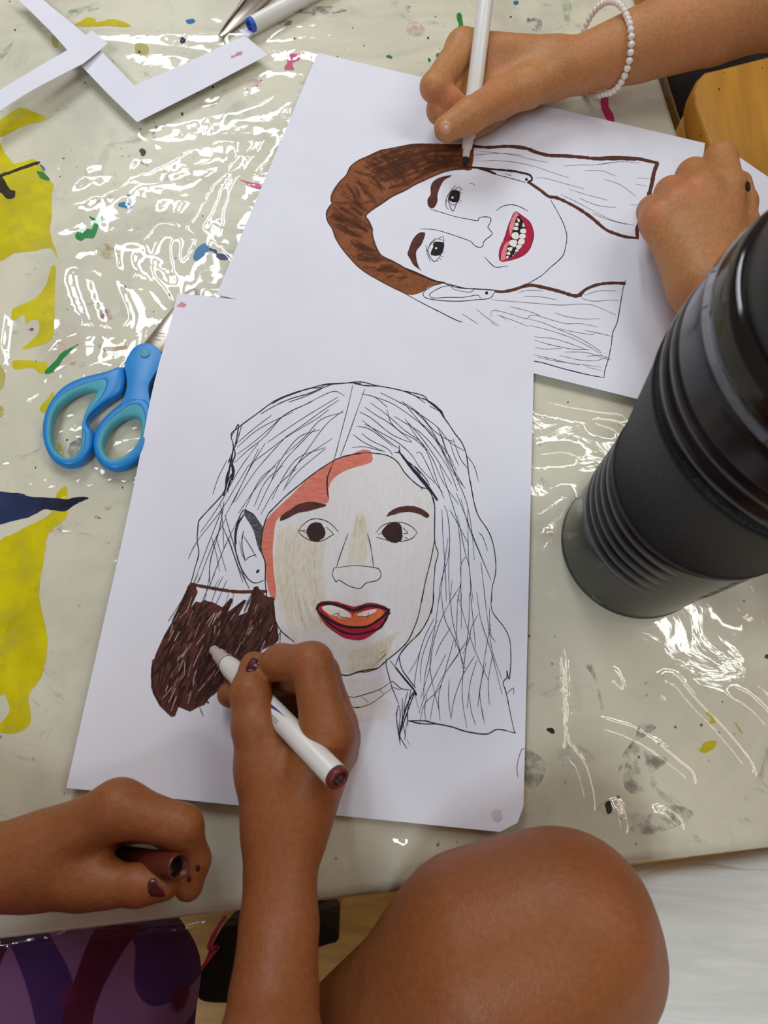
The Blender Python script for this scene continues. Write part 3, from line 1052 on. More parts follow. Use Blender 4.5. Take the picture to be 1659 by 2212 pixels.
# mouth
q = Flat(zl + 0.00004)
q.patch(U5([(750, 230), (680, 300), (620, 430), (560, 560), (520, 670), (460, 850), (420, 1000), (370, 1150), (290, 1300), (250, 1450), (245, 1560), (260, 1680), (310, 1720), (400, 1720), (560, 1690), (740, 1640), (920, 1570), (1050, 1480), (1160, 1350), (1240, 1160), (1285, 950), (1260, 770), (1190, 590), (1100, 480), (980, 390), (860, 300), (780, 235)]), 3)
mouth = q.build('mouth', m_red, up)
q = Flat(zl + 0.00006)
q.patch(U5([(750, 245), (830, 340), (810, 420), (760, 500), (740, 600), (690, 700), (640, 830), (600, 960), (555, 850), (550, 700), (590, 560), (640, 430)]), 3)
q.patch(U5([(310, 1700), (320, 1480), (370, 1330), (430, 1200), (540, 1120), (560, 1200), (520, 1300), (480, 1400), (460, 1530), (440, 1640), (420, 1670)]), 3)
q.build('upper_lip', m_rose, mouth)
q = Flat(zl + 0.00007)
q.patch(U5([(840, 350), (960, 520), (1050, 720), (1040, 1000), (960, 1230), (850, 1390), (640, 1580), (550, 1610), (440, 1630), (450, 1560), (480, 1460), (480, 1320), (560, 1200), (560, 1100), (620, 1000), (620, 880), (690, 760), (720, 560), (770, 430)]), 2)
q.build('mouth_opening', m_dark, mouth)
for P in ([(800, 430), (860, 470), (870, 520), (830, 560), (800, 500)], [(735, 570), (830, 585), (810, 670), (735, 650)], [(665, 740), (720, 695), (800, 700), (825, 770), (760, 790), (690, 770)],
          [(620, 950), (660, 870), (780, 850), (840, 930), (810, 1060), (690, 1050), (640, 1010)], [(550, 1150), (620, 1075), (770, 1095), (785, 1160), (740, 1290), (650, 1280), (570, 1230)],
          [(490, 1340), (560, 1300), (655, 1310), (610, 1415), (530, 1390)], [(470, 1480), (540, 1430), (580, 1450), (580, 1525), (500, 1520)], [(450, 1590), (530, 1550), (530, 1600), (480, 1640)],
          [(970, 560), (1020, 690), (945, 680)], [(900, 760), (1040, 750), (1050, 880), (890, 870)], [(880, 905), (1030, 910), (1025, 1030), (855, 1030)], [(860, 1055), (1010, 1060), (980, 1210), (805, 1205)],
          [(785, 1230), (940, 1245), (860, 1350), (765, 1340)], [(720, 1400), (770, 1365), (850, 1375), (770, 1450)], [(700, 1475), (750, 1460), (720, 1505)], [(640, 1560), (690, 1520), (670, 1565)]):
    q = Flat(zl + 0.00009)
    q.patch(U5(P), 2)
    q.build('tooth', m_tooth, mouth)
q = Flat(zl + 0.0001)
q.stroke(U5([(750, 230), (860, 300), (980, 390), (1100, 480), (1190, 590), (1260, 770), (1285, 950), (1240, 1160), (1160, 1350), (1050, 1480), (920, 1570), (740, 1640), (560, 1690), (400, 1720), (310, 1720)]), 1.6)
q.stroke(U5([(750, 230), (680, 300), (620, 430), (520, 670), (420, 1000), (290, 1300), (245, 1560), (300, 1710)]), 1.2)
q.build('lip_outline', m_darkred, mouth)
st = Flat(zl + 0.00004)
st2 = Flat(zl + 0.00004)
for P in ([(645, 215), (760, 225), (950, 240), (1120, 252), (1250, 245), (1350, 255), (1500, 320)], [(770, 262), (900, 295), (980, 325)],
          [(640, 330), (645, 295), (680, 290), (780, 315), (880, 345), (910, 325), (960, 325), (1060, 355), (1160, 380), (1260, 380), (1380, 403)],
          [(890, 345), (1000, 375), (1120, 425), (1250, 480), (1380, 560), (1400, 598)], [(905, 392), (1040, 425), (1200, 480), (1320, 540), (1390, 585)], [(1110, 415), (1230, 440), (1330, 455), (1360, 445)],
          [(1285, 425), (1380, 445), (1485, 470)], [(1075, 305), (1180, 335), (1290, 348), (1390, 345)], [(1260, 205), (1350, 225), (1450, 218), (1520, 220)], [(1285, 185), (1380, 155), (1505, 155)],
          [(945, 495), (1050, 525), (1200, 555), (1320, 560)], [(945, 545), (1020, 555), (1130, 550)], [(940, 595), (1050, 620), (1150, 645), (1250, 665)], [(1120, 600), (1250, 630), (1360, 635), (1440, 610)],
          [(680, 320), (760, 345), (900, 400)], [(710, 325), (745, 355)], [(540, 280), (600, 330), (700, 400)], [(440, 310), (500, 350), (600, 415)], [(640, 370), (700, 420)], [(800, 405), (850, 425)],
          [(940, 470), (1100, 490), (1300, 560)], [(1150, 575), (1300, 580), (1450, 630)], [(830, 165), (900, 150), (1000, 155)], [(870, 190), (980, 195), (1090, 215)], [(1300, 605), (1400, 600), (1470, 630)], [(1300, 680), (1400, 702)], [(960, 610), (1100, 640), (1400, 680)]):
    st.stroke(U4(P), 1.2)
for P in ([(145, 198), (260, 190), (400, 185), (540, 200)], [(200, 170), (330, 180), (480, 200), (620, 235), (740, 255)], [(200, 245), (330, 240), (480, 255), (640, 290), (800, 345), (900, 375)], [(640, 375), (720, 380), (900, 430), (1020, 460)],
          [(860, 283), (980, 275), (1100, 275), (1250, 255)], [(1020, 320), (1150, 320), (1260, 360)], [(1120, 270), (1300, 250), (1450, 260)], [(1170, 385), (1300, 430), (1420, 520)], [(900, 465), (1050, 510), (1200, 550)], [(980, 535), (1120, 590), (1270, 608)],
          [(1370, 585), (1460, 588)], [(1430, 375), (1520, 382)], [(1420, 425), (1500, 438)], [(1100, 640), (1250, 710), (1430, 750)], [(1080, 650), (1200, 700), (1350, 740)], [(830, 505), (950, 560), (1100, 640)]):
    st2.stroke(U3(P), 1.0)
st2.build('hair_strand', m_pen_soft, up)
st.build('hair_strand', m_pen_soft, up)

# ------------------------------------------------------------------ lower drawing
SCI = at(330, 850)[:2]


def lift_low(x, y):
    d = math.hypot((x - SCI[0] - 0.004), (y - SCI[1]) * 0.55)
    return 0.0055 * math.exp(-(d / 0.022) ** 2)


low = sheet('portrait_drawing', SHEET_LOW, lift_low, z=0.0)
tag(low, 'half-coloured portrait with pencilled hair and a dark brown lock, under the marker at the front', 'drawing')
L1 = view(380, 800, 400)
L2 = view(740, 800, 400)
L3 = view(560, 960, 400)
L4 = view(310, 1240, 340)
L5 = view(560, 1260, 400)
L6 = view(780, 1280, 380)
zl = 0.00006
face = L3([(40, 760), (150, 600), (420, 330), (650, 170), (830, 90), (1010, 85), (1180, 110), (1300, 260), (1450, 390), (1540, 440), (1565, 700), (1575, 860), (1590, 1000), (1560, 1250), (1560, 1410)]) + L5([(1540, 260), (1420, 480), (1250, 620), (1100, 720), (900, 790), (740, 800), (560, 680), (330, 530), (180, 420), (140, 330), (140, 150), (60, 0)]) + L3([(45, 1050), (20, 950)])
q = Flat(zl)
q.patch(face, 2)
q.build('face_colouring', m_cream, low)
q = Flat(zl + 0.00003)
for i in range(26):
    x = 150 + i * 17 + rng.uniform(-5, 5)
    q.stroke(L3([(x + 30, 720 + rng.uniform(-20, 60) + max(0, i - 11) * 9), (x, 960), (x - 5, 1150), (x + 40, 1420 + rng.uniform(-40, 60)), (x + 110, 1620 + rng.uniform(-40, 60))]), rng.uniform(5, 10))
for i in range(10):
    x = 820 + i * 17
    q.stroke(L3([(880 + i * 6, 640 + rng.uniform(-60, 40)), (x + 10, 860), (x - 30, 1080)]), rng.uniform(5, 10))
for i in range(14):
    y = 560 + i * 16
    q.stroke(L5([(800 + rng.uniform(-60, 40), y + 40), (1000, y), (1250 - i * 8, y - 130)]), rng.uniform(5, 10))
for i in range(10):
    y = 860 + i * 38
    q.stroke(L5([(760 + rng.uniform(-20, 40), y + 10), (950, y + 20), (1180 + rng.uniform(-60, 40), y - 10)]), rng.uniform(6, 11))
q.build('yellow_colouring', m_yell, low)
q = Flat(zl + 0.00006)
q.patch(L3([(20, 950), (20, 850), (40, 760), (60, 680), (150, 580), (280, 460), (420, 320), (560, 215), (720, 120), (830, 85), (930, 45), (1000, 60), (1012, 100), (1005, 160), (870, 200), (760, 240), (660, 310), (620, 400), (625, 480), (600, 530), (470, 512), (380, 530), (270, 590), (200, 640), (150, 690), (130, 820), (120, 960), (130, 1150), (150, 1300), (140, 1400), (90, 1330), (60, 1200), (45, 1050)]), 2)
q.build('red_colouring', m_coral, low)

pn = Flat(zl + 0.00010)
pn.stroke(L1([(-70, 2250), (60, 2050), (130, 1910), (170, 1770), (205, 1640), (190, 1520), (200, 1380), (215, 1335), (310, 1230), (430, 1090), (450, 960), (480, 870), (500, 760), (515, 680), (495, 575), (550, 520), (640, 450), (730, 385), (830, 310), (920, 255), (1060, 200), (1190, 165), (1330, 125), (1460, 115), (1600, 112), (1659, 118)]), 2.2)
for P, w in (([(860, 300), (950, 250), (1080, 200), (1200, 160), (1290, 155), (1340, 130), (1500, 118)], 2), ([(760, 390), (900, 310), (1040, 250), (1180, 210), (1280, 170), (1400, 125)], 2), ([(1010, 285), (1150, 235), (1300, 170)], 1.6), ([(870, 285), (1000, 225), (1190, 160)], 2.4),
             ([(500, 590), (560, 480), (545, 600), (520, 700)], 2), ([(590, 490), (555, 610), (530, 690)], 1.8), ([(520, 690), (530, 760), (505, 830), (522, 900), (505, 985)], 3), ([(515, 700), (490, 830), (470, 930), (445, 1060), (425, 1125)], 4), ([(500, 840), (510, 930), (480, 1010), (460, 1085)], 4.5), ([(520, 900), (470, 980), (440, 1060)], 3), ([(505, 760), (470, 830), (490, 760)], 1.5)):
    pn.stroke(L1(P), w)
pn.stroke(L2([(0, 118), (90, 105), (180, 105), (300, 135), (440, 160), (560, 190), (680, 240), (760, 270), (850, 340), (900, 410), (950, 480), (1010, 570), (1070, 650), (1110, 760), (1130, 920), (1150, 1030), (1180, 1190), (1220, 1310), (1300, 1430), (1345, 1540), (1370, 1690), (1370, 1820), (1340, 1950), (1335, 2074)]), 2.2)
for P, w in (([(760, 270), (830, 320), (895, 380)], 5), ([(560, 185), (720, 225), (770, 280)], 2), ([(660, 235), (740, 292)], 2), ([(100, 115), (200, 135), (310, 140)], 2.5), ([(880, 360), (910, 420)], 4), ([(780, 320), (880, 370)], 2)):
    pn.stroke(L2(P), w)
pn.stroke(L6([(1230, 0), (1235, 170), (1350, 330), (1400, 440), (1412, 580), (1410, 700), (1395, 820), (1375, 735), (1375, 800), (1340, 850), (1370, 950), (1400, 1100), (1440, 1290), (1458, 1328)]), 2.0)
pn.stroke(L6([(1458, 1325), (1290, 1290), (1180, 1335), (990, 1310), (850, 1265), (700, 1235), (600, 1210), (440, 1210)]), 2.6)
pn.stroke(L6([(440, 1208), (560, 1235), (700, 1240)]), 2.2)
pn.stroke(L6([(1380, 950), (1435, 900), (1440, 960)]), 1.2)
pn.stroke(L6([(1545, 1470), (1510, 1490), (1470, 1640), (1482, 1745)]), 1.3)
pn.build('hair_outline', m_pen, low)

pn = Flat(zl + 0.00011)
pn.stroke(L1([(1585, 130), (1540, 330), (1480, 560), (1420, 790), (1390, 870)]), 1.3)
pn.stroke(L1([(1393, 865), (1358, 960), (1355, 1050), (1366, 1145)]), 3.0)
pn.stroke(L2([(200, 165), (130, 360), (60, 560), (0, 720), (-20, 770)]), 1.3)
pn.stroke(L1([(1659, 745), (1560, 760), (1450, 790), (1360, 840), (1240, 920), (1100, 1030), (980, 1130), (880, 1230), (820, 1300), (780, 1420), (765, 1520), (765, 1620), (800, 1720), (800, 1830), (800, 1900), (812, 2010), (830, 2150)]), 2.4)
pn.stroke(L2([(0, 770), (180, 740), (350, 750), (440, 780), (500, 830), (560, 920), (640, 1000), (710, 1050), (760, 1060), (800, 1120), (825, 1230), (825, 1520), (855, 1640), (830, 1750), (815, 1950), (810, 2074)]), 2.2)
pn.stroke(L2([(825, 1520), (790, 1700), (740, 1900), (710, 2074)]), 2)
for P, w in (([(500, 720), (600, 850), (700, 960), (780, 1060), (850, 1165)], 5.5), ([(530, 760), (640, 900), (760, 1050)], 5), ([(650, 860), (740, 960), (780, 1030)], 1.8), ([(460, 732), (510, 735), (505, 670)], 1.8), ([(560, 800), (640, 860), (700, 930)], 2), ([(700, 1045), (715, 1080)], 1.4), ([(800, 1120), (830, 1240)], 3)):
    pn.stroke(L2(P), w)
pn.stroke(L6([(583, 0), (540, 220), (480, 380), (430, 470), (340, 560), (240, 640), (160, 710), (60, 745), (0, 750)]), 2.3)
pn.stroke(L6([(685, 0), (680, 90), (640, 230), (560, 370), (440, 490), (370, 580), (320, 690)]), 2.2)
pn.stroke(L6([(320, 700), (400, 800), (500, 920), (522, 970)]), 4)
pn.stroke(L6([(355, 600), (385, 720), (460, 830), (515, 900)]), 2.4)
pn.stroke(L6([(440, 490), (380, 560)]), 4)
pn.stroke(L6([(680, 80), (665, 200)]), 3)
pn.stroke(L5([(140, 330), (200, 430), (320, 530)]), 2)
pn.stroke(L5([(190, 420), (185, 540)]), 2)
pn.stroke(L5([(190, 430), (140, 540)]), 2)
pn.stroke(L5([(680, 790), (780, 825), (900, 790), (1060, 760)]), 3)
pn.build('face_outline', m_pen, low)
nk = Flat(zl + 0.00011)
for P, w in (([(240, 620), (235, 680), (260, 780), (290, 890), (355, 1050)], 1.8), ([(275, 640), (320, 705)], 1.8), ([(470, 920), (380, 905), (300, 840), (280, 850)], 1.6), ([(-60, 985), (0, 970), (170, 915), (270, 850)], 1.3), ([(-60, 1085), (0, 1080), (120, 1030), (290, 900)], 1.3), ([(0, 975), (70, 1035)], 1.1), ([(170, 915), (210, 950)], 1.1), ([(300, 890), (360, 915), (380, 905)], 1.1),
             ([(500, 930), (430, 1070), (370, 1290), (365, 1400)], 3.2), ([(470, 920), (440, 1100), (440, 1260)], 2), ([(350, 1060), (335, 1180), (360, 1340), (430, 1470)], 1.8), ([(390, 1000), (390, 1200), (420, 1360)], 1.8), ([(510, 930), (460, 1060), (400, 1230), (370, 1320)], 2.6), ([(355, 1060), (370, 1150), (350, 1330)], 1.6), ([(440, 930), (410, 1060), (400, 1200)], 1.5), ([(330, 1130), (345, 1280), (370, 1440)], 1.5), ([(430, 1220), (410, 1390)], 1.6), ([(430, 1380), (460, 1440)], 1)):
    nk.stroke(L6(P), w)
nk.stroke(L5([(740, 990), (830, 1020), (900, 1010)]), 1.2)
nk.stroke(L5([(740, 1110), (850, 1110), (930, 1105)]), 1.2)
nk.stroke(L5([(790, 1020), (830, 1095)]), 1.1)
nk.build('neck', m_pen, low)
st = Flat(zl + 0.00009)
S6 = [[(740, 0), (700, 300), (650, 560), (600, 800), (590, 1000)], [(755, 0), (790, 250), (900, 480), (980, 720)], [(890, 0), (760, 240), (680, 480), (650, 700), (560, 1000)], [(840, 0), (860, 250), (920, 500), (970, 750)], [(910, 20), (1000, 330), (1080, 560), (1200, 830)], [(945, 0), (945, 340)],
      [(1020, 0), (1015, 300), (980, 600), (955, 850), (960, 1050), (1000, 1280)], [(1090, 0), (1130, 260), (1230, 570), (1330, 960)], [(1160, 0), (1200, 300), (1240, 560), (1330, 820)], [(1210, 150), (1220, 380), (1270, 470)], [(625, 360), (560, 540), (510, 800), (505, 900)], [(720, 260), (630, 450), (570, 640), (560, 840)],
      [(800, 580), (700, 780), (600, 980), (545, 1140)], [(880, 430), (820, 640), (740, 900), (600, 1050), (550, 1250)], [(920, 580), (780, 780), (700, 950), (650, 1200)], [(1015, 430), (900, 600), (830, 700)], [(1070, 600), (960, 780), (880, 1000), (850, 1180)], [(1180, 660), (1130, 850), (1100, 1080)], [(1090, 640), (1030, 850), (1000, 1090)],
      [(1220, 300), (1180, 520), (1140, 800), (1120, 980), (1170, 1250)], [(1240, 580), (1200, 840), (1210, 1060)], [(850, 320), (750, 480), (700, 600)], [(1100, 210), (1040, 330), (1020, 440), (960, 580)], [(660, 520), (655, 760), (740, 1130)], [(760, 850), (730, 1000), (745, 1210)], [(830, 820), (825, 1000), (850, 1200)], [(1020, 960), (1040, 1120), (1080, 1250)], [(500, 930), (540, 1090)],
      [(620, 960), (600, 1100), (610, 1210)], [(1120, 980), (1150, 1200)], [(690, 240), (600, 420), (540, 600), (450, 760)], [(1030, 0), (1060, 300), (1080, 520)], [(910, 60), (900, 350), (890, 520)]]
for P in S6:
    st.stroke(L6(P), 1.25)
S2 = [[(340, 200), (480, 270), (640, 360), (840, 500), (960, 640), (1090, 720)], [(280, 235), (450, 300), (640, 430), (800, 560), (900, 740), (980, 900), (1100, 1060)], [(250, 290), (400, 400), (560, 540), (700, 640), (800, 780), (900, 1000), (1040, 1200)], [(200, 330), (300, 400), (430, 480), (620, 640)], [(150, 370), (260, 430), (420, 560), (540, 620), (620, 645)],
      [(175, 445), (280, 530), (420, 640), (500, 700)], [(195, 480), (330, 550), (500, 650), (620, 760), (700, 880), (830, 1010)], [(130, 500), (250, 530), (450, 680)], [(95, 575), (200, 650), (380, 730)], [(170, 565), (260, 630), (400, 700), (450, 760)], [(85, 690), (200, 685), (360, 725)], [(525, 280), (600, 320), (700, 400), (800, 520), (900, 600), (1000, 640)], [(400, 350), (430, 460), (520, 550), (650, 620), (760, 720)],
      [(460, 410), (560, 470), (700, 560), (830, 700), (960, 900), (1030, 1080)], [(690, 470), (800, 580), (900, 730), (1000, 900), (1080, 1030)], [(560, 430), (640, 560), (760, 740), (850, 1000), (910, 1150)], [(660, 740), (700, 740), (760, 850), (830, 1000), (900, 1100)], [(870, 850), (920, 1000), (1000, 1250), (1040, 1420), (1060, 1700), (1060, 2074)], [(880, 560), (940, 740), (1020, 960), (1110, 1180), (1160, 1450), (1180, 1700)],
      [(990, 610), (1050, 780), (1120, 880)], [(960, 640), (1000, 760), (1040, 850)], [(1120, 770), (1180, 860), (1220, 1000)], [(910, 1210), (940, 1290), (960, 1500), (950, 1800), (960, 2074)], [(890, 1250), (900, 1500), (920, 1800), (930, 2074)], [(1030, 1300), (1060, 1450), (1100, 1640), (1140, 1800), (1150, 2074)], [(1020, 1100), (1100, 1300), (1200, 1560), (1330, 1880)], [(1060, 1150), (1130, 1400), (1220, 1620), (1310, 1830)],
      [(960, 1250), (1030, 1370), (1130, 1560)], [(1120, 1250), (1130, 1700), (1170, 2074)], [(1220, 1450), (1260, 1500), (1300, 1620)], [(1240, 1720), (1260, 1900), (1280, 2074)], [(1100, 1670), (1060, 1750), (1060, 1900), (1030, 2074)], [(945, 1500), (910, 1750), (870, 2050)], [(960, 1560), (940, 1700), (880, 1900), (860, 2074)], [(980, 1880), (970, 2020)], [(1060, 1920), (980, 2050)],
      [(540, 280), (700, 470), (830, 620), (940, 740), (1020, 900)], [(620, 340), (760, 480), (860, 640), (950, 820)], [(850, 500), (900, 640), (930, 750)], [(170, 210), (290, 240), (400, 330)], [(590, 470), (720, 620), (860, 820), (980, 1020)]]
for P in S2:
    st.stroke(L2(P), 1.25)
S1 = [[(540, 660), (700, 520), (860, 400)], [(545, 690), (750, 520), (1050, 370)], [(550, 750), (700, 640), (850, 510), (1000, 380), (1220, 280)], [(520, 830), (640, 720), (800, 590), (960, 410), (1150, 310), (1400, 190), (1510, 225)], [(820, 645), (1000, 520), (1200, 390), (1450, 240)], [(980, 600), (1150, 480), (1300, 370), (1460, 265)], [(640, 860), (800, 740), (1000, 590), (1250, 440), (1370, 350)],
      [(980, 750), (1150, 600), (1300, 440), (1500, 375)], [(960, 1080), (1050, 900), (1200, 680), (1350, 480), (1500, 360)], [(850, 1000), (940, 800), (1100, 600), (1290, 530)], [(730, 1250), (850, 1000), (980, 800), (1150, 620), (1250, 520)], [(620, 1240), (750, 980), (900, 850)], [(510, 1190), (650, 900), (800, 650)], [(440, 1310), (600, 1000), (740, 700)], [(220, 1450), (380, 1220), (560, 900), (740, 650)],
      [(210, 1500), (400, 1260), (560, 1000), (650, 850)], [(160, 1900), (320, 1480), (430, 1200)], [(200, 1900), (330, 1560), (450, 1320)], [(300, 1940), (420, 1620), (560, 1330)], [(530, 1180), (700, 920), (870, 720), (1000, 580)], [(560, 1280), (740, 1020), (930, 800)], [(700, 1220), (800, 1000), (960, 850)], [(760, 1290), (900, 1050), (1080, 880)], [(860, 1160), (960, 960), (1100, 780), (1340, 690)],
      [(970, 1060), (1100, 900), (1340, 700)], [(1020, 920), (1150, 780), (1400, 610)], [(330, 1110), (380, 960), (460, 800)], [(110, 1690), (150, 1600), (210, 1500)], [(400, 1200), (420, 1400), (430, 1600)], [(320, 1500), (360, 1640), (390, 1800)]]
for P in S1:
    st.stroke(L1(P), 1.25)
S4 = [[(610, 0), (540, 140)], [(575, 0), (520, 130)], [(750, 0), (690, 130), (610, 300)], [(840, 20), (760, 180), (700, 340)], [(880, 60), (800, 240), (760, 320)], [(800, 50), (740, 150)], [(900, 190), (860, 330)], [(700, 0), (660, 200), (640, 280)], [(950, 200), (930, 340)], [(1150, 230), (1090, 340)]]
for P in S4:
    st.stroke(L4(P), 1.1)
st.build('hair_strand', m_pen, low)
st = Flat(zl + 0.00008)
for P in ([(420, 1400), (500, 1600), (600, 1900)], [(440, 1300), (560, 1700), (640, 1930)], [(430, 1180), (390, 1420), (310, 1700), (300, 1900)], [(470, 1500), (560, 1760), (660, 1960)], [(360, 1500), (450, 1800)]):
    st.stroke(L1(P), 2.4)
st.build('pencil_strand', m_pen_soft, low)
er = Flat(zl + 0.00010)
er.stroke(L1([(700, 1300), (620, 1250), (580, 1290), (540, 1400), (527, 1500), (537, 1620), (570, 1740), (640, 1860), (710, 1905), (790, 1880)]), 2.2)
er.stroke(L1([(610, 1290), (560, 1370), (535, 1480), (537, 1560)]), 4)
er.stroke(L1([(605, 1440), (590, 1560), (620, 1710)]), 2)
er.stroke(L1([(615, 1705), (660, 1670), (720, 1650)]), 1.5)
er.stroke(L1([(610, 1490), (660, 1570), (722, 1675)]), 1.5)
er.stroke(L1([(570, 1530), (590, 1640), (620, 1700)]), 1.2)
er.dot(L1([(733, 1800)])[0], 4.6, 0.6, -0.8)
ear = er.build('ear', m_pen, low)
er = Flat(zl + 0.00009)
er.patch(L1([(620, 1255), (690, 1280), (750, 1360), (785, 1430), (760, 1520), (760, 1630), (730, 1570), (700, 1450), (660, 1370), (610, 1290)]), 2)
er.build('ear_shading', ink('pencil_dark', (72, 74, 84), 0.9, (1, 4, 1), 0.5, 0.2, 0.55, 0.6, 250), ear)
for P in (L3([(188, 682), (200, 640), (270, 590), (350, 535), (450, 515), (550, 525), (605, 545), (540, 570), (430, 600), (330, 620), (250, 665)]), L3([(1142, 645), (1180, 595), (1260, 560), (1360, 550), (1450, 575), (1522, 630), (1500, 658), (1420, 620), (1300, 605), (1210, 630)])):
    q = Flat(zl + 0.00011)
    q.patch(P, 3, 0.4)
    q.build('eyebrow', m_umber, low)
for lines, iris in (
    ([[(350, 780), (390, 720), (470, 670), (560, 672), (640, 710), (710, 782)], [(350, 780), (400, 830), (480, 865), (560, 865), (640, 820), (668, 805)], [(600, 738), (668, 806)], [(355, 775), (420, 770)], [(380, 770), (430, 800)]], [(508 + 84 * math.cos(a), 783 + 86 * math.sin(a)) for a in np.linspace(0, 6.28, 16, endpoint=False)]),
    ([[(1045, 790), (1100, 730), (1180, 700), (1290, 702), (1370, 740), (1415, 790)], [(1415, 790), (1370, 840), (1290, 865), (1180, 865), (1050, 830)], [(1285, 745), (1330, 790), (1290, 800)], [(1068, 808), (1110, 788)], [(1300, 830), (1330, 845)]], [(1110, 760), (1150, 715), (1200, 705), (1260, 705), (1282, 780), (1270, 865), (1180, 878), (1120, 830), (1098, 790)])):
    e = Flat(zl + 0.00011)
    for l in lines:
        e.stroke(L3(l), 1.6)
    eye = e.build('eye', m_pen, low)
    q = Flat(zl + 0.00012)
    q.patch(L3(iris), 2, 0.5)
    q.build('iris', ink('iris_brown', (58, 36, 34), 1.0), eye)
q = Flat(zl + 0.00011)
q.stroke(L3([(795, 800), (740, 950), (690, 1100)]), 1.7)
q.stroke(L3([(690, 1105), (670, 1110), (655, 1170), (690, 1230), (715, 1215), (800, 1265), (900, 1290), (960, 1240), (1050, 1220), (1090, 1180), (1080, 1130), (1040, 1105), (860, 1085), (690, 1105)]), 1.6)
q.stroke(L3([(970, 800), (1000, 920), (1025, 1100)]), 1.7)
q.build('nose', m_pen, low)
q = Flat(zl + 0.00009)
q.patch(L5([(510, 220), (560, 160), (700, 165), (850, 210), (960, 175), (1050, 180), (1170, 235), (1120, 350), (1060, 420), (980, 480), (900, 510), (780, 495), (710, 460), (600, 380), (540, 290)]), 2)
mouth = q.build('mouth', m_red, low)
q = Flat(zl + 0.00011)
q.patch(L5([(560, 215), (640, 195), (760, 235), (840, 270), (960, 240), (1060, 225), (1120, 255), (1080, 310), (980, 375), (850, 390), (720, 355), (620, 290)]), 2)
q.build('tongue', m_orange, mouth)
q = Flat(zl + 0.00012)
q.patch(L5([(560, 215), (640, 195), (760, 235), (810, 270), (820, 310), (720, 312), (700, 290), (650, 290), (590, 250)]), 2)
q.patch(L5([(870, 290), (940, 250), (1050, 232), (1030, 265), (960, 298)]), 2)
q.build('teeth', m_tooth, mouth)
q = Flat(zl + 0.00013)
q.stroke(L5([(515, 240), (530, 200), (570, 183), (660, 185), (770, 215), (850, 242), (950, 207), (1050, 207), (1170, 240)]), 6, taper=.1)
q.stroke(L5([(520, 245), (600, 310), (720, 375), (850, 395), (970, 385), (1080, 320), (1165, 245)]), 5.5, taper=.1)
q.stroke(L5([(540, 270), (640, 370), (760, 440), (880, 455), (1000, 430), (1080, 400), (1130, 330), (1165, 250)]), 4.5, taper=.1)
q.stroke(L5([(720, 250), (710, 285)]), 1.5)
q.stroke(L5([(650, 290), (700, 270), (725, 300), (820, 312)]), 1.5)
q.stroke(L5([(980, 260), (970, 310)]), 1.5)
q.stroke(L5([(865, 290), (960, 296), (1030, 265)]), 1.3)
q.stroke(L5([(850, 245), (835, 300)]), 3.5)
q.stroke(L5([(1165, 280), (1180, 265)]), 2)
q.build('lip_outline', m_dark, mouth)
# dark brown lock still being filled in
lock = L4([(480, 110), (550, 130), (572, 190), (500, 350), (550, 290), (600, 300), (640, 270), (690, 290), (740, 300), (830, 350), (920, 250), (945, 270), (890, 400), (1060, 270), (1085, 280), (1000, 440), (1090, 400), (1130, 280), (1160, 140), (1200, 125), (1240, 180), (1300, 240), (1360, 240), (1382, 350), (1390, 480), (1420, 700), (1380, 740), (1250, 800), (1150, 950), (1000, 1100), (820, 1210), (700, 1300), (640, 1380), (580, 1400), (490, 1450), (370, 1400), (330, 1500), (290, 1505), (170, 1390), (100, 1250), (80, 1100), (85, 980), (130, 840), (220, 640), (310, 490), (390, 300)])
q = Flat(zl + 0.00009)
q.patch(lock, 1)
lk = q.build('hair_lock', m_umber, low)
q = Flat(zl + 0.00011)
w_ = Flat(zl + 0.00016)
LP = np.array(lock)


def inside(p):
    x, y = p
    c = False
    for (x1, y1), (x2, y2) in zip(LP, np.roll(LP, -1, 0)):
        if (y1 > y) != (y2 > y) and x < (x2 - x1) * (y - y1) / (y2 - y1) + x1:
            c = not c
    return c


n = 0
while n < 260:
    p = np.array([rng.uniform(LP[:, 0].min(), LP[:, 0].max()), rng.uniform(LP[:, 1].min(), LP[:, 1].max())])
    a = math.radians(rng.normal(63, 9))
    d = np.array([math.cos(a), -math.sin(a)]) * rng.uniform(14, 46)
    if inside(p) and inside(p + d) and inside(p - d * .3):
        n += 1
        if n % 4 == 0:
            w_.stroke([p - d * .1, p + d * .35, p + d * 0.75], rng.uniform(0.9, 2.3))
        else:
            q.stroke([p - d * .3, p + d * .3, p + d], rng.uniform(2, 6))
for P in ([(490, 100), (560, 118), (700, 145), (850, 170), (1000, 187), (1150, 185), (1305, 182)],):
    tl = Flat(zl + 0.00012)
    tl.stroke(L4(P), 6.5, taper=.1)
    tl.build('lock_edge', m_line_b, lk)
for P in ([(480, 120), (440, 250), (380, 360), (300, 500)], [(100, 900), (90, 1060), (100, 1220), (180, 1380)], [(1370, 250), (1370, 400), (1400, 560), (1420, 690)], [(1190, 140), (1120, 260), (1060, 400)], [(940, 260), (880, 360), (800, 500)], [(1070, 275), (960, 380), (880, 520)]):
    q.stroke(L4(P), 5.5)
q.stroke(L4([(590, 1400), (610, 1450), (630, 1500)]), 2)
q.stroke(L4([(640, 1330), (690, 1360)]), 6)
q.build('lock_stroke', m_umber_d, lk)
w_.build('paper_gap', ink('paper_gap', (206, 176, 168), 0.85, (1, 1, 1), 0, 0.1, 0.5, 0.7, 300), lk)
q = Flat(0.0006)
q.patch(Z3([(1130, 330), (1160, 300), (1195, 320), (1165, 357)]), 1)
q.build('pink_mark', m_pinkmark, low)
q = Flat(0.0001)
q.patch([(1062, 1752), (1082, 1750), (1085, 1772), (1066, 1776)], 2)
q.build('smudge', m_lav, low)
